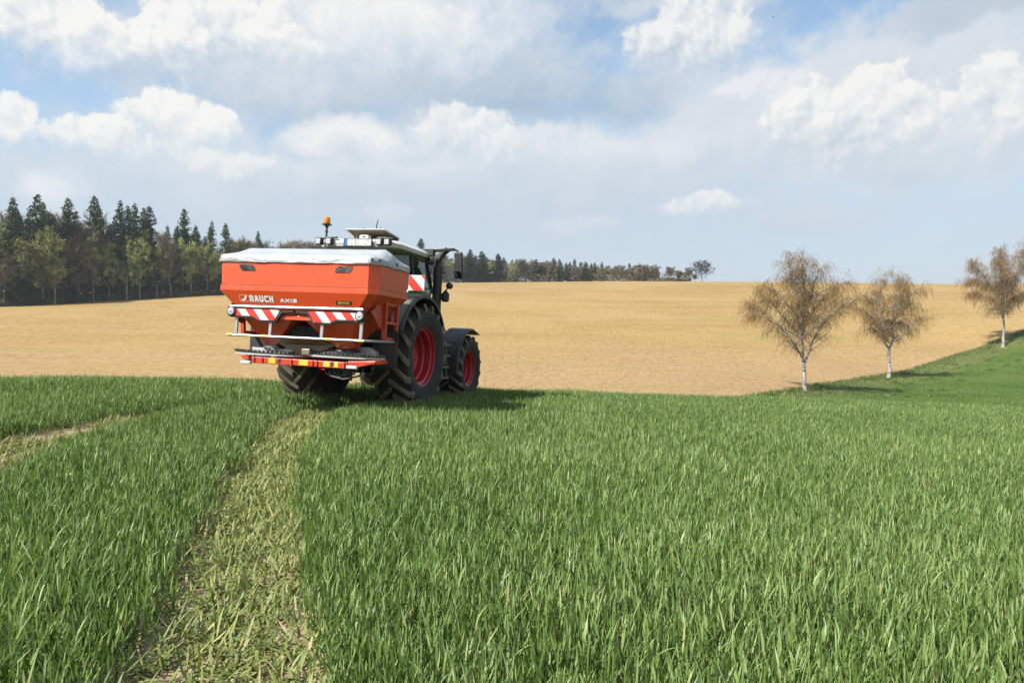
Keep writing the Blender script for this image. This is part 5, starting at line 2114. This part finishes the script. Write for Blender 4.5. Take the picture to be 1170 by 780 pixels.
def build_forest():
    random.seed(99)
    # edge of the wood on the left: picture column, foot row and reach into the wood
    edge = [(-190, 351), (-100, 351), (0, 350.5), (60, 347.5), (120, 344), (180, 340.5), (250, 336.8), (300, 334.5), (345, 333)]
    E = np.array([ray_hit(x, y)[:2] for x, y in edge])
    ex = np.array([e[0] for e in edge], float)

    def at(px, back):
        X = np.interp(px, ex, E[:, 0])
        Y = np.interp(px, ex, E[:, 1])
        n = np.array([-0.35, 0.94])
        return X + n[0] * back, Y + n[1] * back

    def top(px, x, y, row):
        # height that puts the tip on a given picture row
        z = float(height(np.array([x]), np.array([y]))[0])
        return (CY - row) / F * y - z

    # the spruces whose tops stand out, from left to right: column, tip row, reach, kind, label
    SP = [
        (9, 221, 3, 'spruce0', 'dark spruce with sharp tip standing at the left picture edge'),
        (35, 219, 4, 'spruce3', 'tall pointed spruce second in from the left picture edge'),
        (48, 229, 2, 'spruce2', 'slim shorter spruce tucked right behind a tall pointed one near the left'),
        (73, 222, 3, 'spruce1', 'broadest dark spruce of the left wood with bushy top'),
        (101, 220, 5, 'spruce3', 'tall spruce with open ragged branches right of the broadest spruce'),
        (111, 232, 3, 'spruce4', 'lower dark spruce leaning on a taller ragged neighbour'),
        (133, 226, 3, 'spruce2', 'slender tall spruce starting the tight cluster of five spruces'),
        (143, 232, 4, 'spruce4', 'second slender spruce in the tight cluster of five'),
        (152, 230, 2, 'spruce2', 'middle spruce in the tight cluster of five spruces'),
        (160, 234, 4, 'spruce4', 'fourth spruce in the tight cluster, slightly lower tip'),
        (171, 232, 2, 'spruce0', 'wide dark spruce closing the cluster of five on its right'),
        (208, 236, 5, 'spruce3', 'lone open-branched spruce between the five-spruce cluster and the spreader'),
        (240, 250, 4, 'spruce2', 'narrow spruce just left of the spreader tarp'),
        (257, 252, 3, 'spruce0', 'dark spruce right behind the left corner of the spreader tarp'),
        (293, 262, 10, 'spruce4', 'small spruce tip rising behind the white tarp'),
    ]
    for px, row, back, key, lab in SP:
        x, y = at(px, back)
        plant(key, x, y, top(px, x, y, row) * .985, lab, 'spruce', 'spruces with tops that stand out', 25)
    # green and bare trees of the front
    FR = [
        (48, 252, 0, 'leaf0', 'yellow-green broadleaf tree in front of two pointed spruces'),
        (106, 263, 0, 'leaf1', 'pale green tree with long thin light trunk at the wood edge'),
        (145, 258, -1, 'leaf2', 'tall drooping light green tree before the spruce cluster'),
        (124, 270, 0, 'leaf1', 'olive green tree left of the drooping light green one'),
        (218, 268, 0, 'leaf0', 'bright green bushy tree under the lone open-branched spruce'),
        (236, 272, 0, 'leaf2', 'thin green tree at the wood edge close to the spreader'),
        (22, 262, 1, 'leaf2', 'dull green tree at the foot of the leftmost spruces'),
        (88, 268, 0, 'bare0', 'brown bare tree at the edge between green and dark trees'),
        (195, 262, 0, 'bare1', 'grey-brown bare tree between the spruce cluster and the lone spruce'),
        (5, 285, 0, 'bare2', 'bare twiggy tree at the left picture edge'),
        (64, 262, -1, 'leaf0', 'slender fresh green tree before the broadest spruce'),
        (160, 268, -1, 'leaf1', 'slender pale green tree standing before the spruce cluster on its right side'),
        (180, 276, -1, 'leaf0', 'low bright green tree right of the spruce cluster'),
    ]
    for px, row, back, key, lab in FR:
        x, y = at(px, back)
        plant(key, x, y, top(px, x, y, row), lab, 'tree', 'single trees at the edge of the left wood', h0(key))
    # filling rows
    for r_, (back, n) in enumerate(((2.5, 42), (6, 38), (11, 38), (18, 34))):
        for i in range(n):
            px = -170 + (i + random.uniform(.1, .9)) * (505.0 / n)
            x, y = at(px, back + random.uniform(-1.5, 2.0))
            env = np.interp(px, [-190, 0, 100, 180, 230, 262, 300, 345], [235, 236, 238, 248, 256, 263, 269, 272])
            kind = random.random()
            if px < 262 and kind < (.24 if r_ < 2 else .30):
                key = 'spruce%d' % random.randrange(5)
                lab, g, cat = 'dark spruce of ordinary height filling the left wood', G_SPR, 'spruce'
                row = env + random.uniform(0, 17)
            elif px < 262 and kind < .80:
                key = 'leaf%d' % random.randrange(3)
                lab, g, cat = 'light green young-leaved tree among the trunks of the left wood', G_LEAF, 'tree'
                row = env + random.uniform(12, 46)
            else:
                key = ('bud%d' % random.randrange(2)) if px > 262 and random.random() < .6 else 'bare%d' % random.randrange(3)
                lab, g, cat = 'leafless brown tree within the left wood', G_BARE, 'tree'
                row = env + random.uniform(2 if r_ > 1 else 10, 26 if r_ < 2 else 12)
            plant(key, x, y, max(4, top(px, x, y, row)), lab, cat, g, h0(key))
    # the wood along the skyline, right of the spreader and behind the tractor
    for r_, (d0, n) in enumerate(((318, 74), (332, 64), (346, 56))):
        for i in range(n):
            px = 330 + (i + random.uniform(.1, .9)) * (421.0 / n)
            y = d0 + random.uniform(-6, 6)
            x = (px - CX) / F * y
            env = np.interp(px, [330, 400, 470, 520, 540, 600, 660, 720, 755], [271, 275, 284, 288, 289, 293, 296, 301, 305])
            kind = random.random()
            if px < 545:
                pc = .45
            elif px < 690:
                pc = .34
            else:
                pc = .12
            if px > 500 and kind < pc:
                key = 'spruce%d' % random.choice((0, 1, 3, 4))
                lab, cat = 'small conifer in the wood along the skyline', 'conifer'
                row = env + random.uniform(-1, 6)
            elif kind < .80:
                key = 'bare%d' % random.randrange(3)
                lab, cat = 'bare brownish tree in the wood along the skyline', 'tree'
                row = env + random.uniform(1, 8)
            else:
                key = 'leaf%d' % random.randrange(3)
                lab, cat = 'dull green tree in the wood along the skyline', 'tree'
                row = env + random.uniform(2, 10)
            plant(key, x, y, max(4, top(px, x, y, row)), lab, cat, G_FAR, h0(key), 1.5 if key[:2] == 'sp' else 1.35)
    EX_ = [
        (480, 271, 300, 'spruce0', 'solitary dark conifer tip above the cab roof', 'conifer'),
        (537, 284, 305, 'spruce1', 'broad conifer right beside the tractor mirror', 'conifer'),
        (551, 286, 300, 'spruce1', 'broad bushy conifer second from the tractor mirror', 'conifer'),
        (569, 289, 303, 'spruce3', 'pointed conifer third from the tractor mirror', 'conifer'),
        (733, 301, 300, 'pale', 'pale pinkish budding tree at the right end of the skyline wood', 'tree'),
        (745, 303, 312, 'bud0', 'brownish budding tree closing the skyline wood on the right', 'tree'),
        (766, 304, 300, 'bud1', 'round grey-brown tree just outside the skyline wood', 'tree'),
        (776, 308, 304, 'pale', 'small pale yellowish tree between two round trees on the skyline', 'tree'),
        (786, 306, 302, 'bud0', 'round orange-brown tree beside the lone dark bare tree', 'tree'),
        (802, 298, 296, 'oak', 'lone dark bare tree with broad crown on the skyline', 'tree'),
        (794, 316, 290, 'pale', 'low pale shrubby tree left of the lone dark tree', 'tree'),
    ]
    for px, row, y, key, lab, cat in EX_:
        x = (px - CX) / F * y
        plant(key, x, y, max(3.5, top(px, x, y, row)), lab, cat, 'trees that stand apart on the skyline', h0(key), 1.6)
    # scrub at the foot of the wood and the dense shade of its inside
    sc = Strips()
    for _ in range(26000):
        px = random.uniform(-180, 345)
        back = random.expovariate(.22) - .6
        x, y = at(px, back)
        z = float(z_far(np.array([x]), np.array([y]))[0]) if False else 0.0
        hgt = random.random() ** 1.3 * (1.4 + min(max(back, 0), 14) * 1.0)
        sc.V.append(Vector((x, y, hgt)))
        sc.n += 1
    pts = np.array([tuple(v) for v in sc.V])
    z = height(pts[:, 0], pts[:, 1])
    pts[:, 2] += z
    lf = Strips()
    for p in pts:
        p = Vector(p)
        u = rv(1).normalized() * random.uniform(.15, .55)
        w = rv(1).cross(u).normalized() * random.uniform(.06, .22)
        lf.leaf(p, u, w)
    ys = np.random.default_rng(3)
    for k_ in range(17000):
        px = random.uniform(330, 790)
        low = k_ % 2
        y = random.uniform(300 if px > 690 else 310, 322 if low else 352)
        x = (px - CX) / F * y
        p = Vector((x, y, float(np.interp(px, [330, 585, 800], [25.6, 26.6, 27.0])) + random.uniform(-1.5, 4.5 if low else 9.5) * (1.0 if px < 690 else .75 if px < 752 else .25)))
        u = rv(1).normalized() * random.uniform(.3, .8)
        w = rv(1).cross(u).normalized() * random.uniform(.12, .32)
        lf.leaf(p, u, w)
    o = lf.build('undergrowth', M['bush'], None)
    tag(o, 'dark scrub and undergrowth at the foot of the woods', 'undergrowth', kind='stuff')


def build_birds():
    for (px, py, d, s, lab) in ((883.5, 19.5, 60, .30, 'tiny dark bird high in the blue gap at the top'),
                                (897, 90, 70, .30, 'tiny dark bird before the pale cloud, below the highest bird'),
                                (798, 185.5, 80, .28, 'tiny dark bird lowest of the three in the sky')):
        x, z = (px - CX) / F * d, (CY - py) / F * d
        root = empty('bird', (x, d, z), (0, 0, random.uniform(-.5, .5)))
        root.scale = (.5, .5, .5)
        tag(root, lab, 'bird', 'birds in the sky')
        b = MB()
        b.tube([(0, -.12, 0), (0, -.06, .01), (0, .04, .01), (0, .10, .0), (0, .14, -.01)], [.012, .035, .042, .026, .006], 8)
        b.prism([(-.03, -.20), (.03, -.20), (.012, -.10), (-.012, -.10)], 'z', -.004, .004)
        body = b.build('body', M['bird'], root, smooth=True)
        for sgn in (-1, 1):
            b = MB()
            b.loft([[(sgn * .02, .05, .012), (sgn * .02, -.05, .012), (sgn * .02, -.05, .004), (sgn * .02, .05, .004)],
                    [(sgn * .15, .07, .07), (sgn * .15, -.03, .07), (sgn * .15, -.03, .063), (sgn * .15, .07, .063)],
                    [(sgn * .30, .00, .05), (sgn * .30, -.02, .05), (sgn * .30, -.02, .046), (sgn * .30, .00, .046)]])
            b.build('wing', M['bird'], root)


build_birches()
build_protos()
build_forest()
build_birds()


# ------------------------------------------------------------------ the air
def build_haze():
    m = bpy.data.materials.new('haze_air')
    m.use_nodes = True
    T = NT(m.node_tree)
    T.n.clear()
    pv = T.new('ShaderNodeVolumePrincipled')
    pv.inputs['Color'].default_value = rgb(0.80, 0.88, 0.96, 1.0)
    pv.inputs['Density'].default_value = HAZE
    pv.inputs['Anisotropy'].default_value = 0.2
    out = T.new('ShaderNodeOutputMaterial')
    T.l.new(pv.outputs[0], out.inputs['Volume'])
    b = MB()
    b.box((0, 430, 32), (2100, 1240, 150))
    o = b.build('haze', m)
    tag(o, 'thin pale air between the camera and the far woods', 'haze', kind='stuff')


HAZE = 0.00022
if HAZE:
    build_haze()
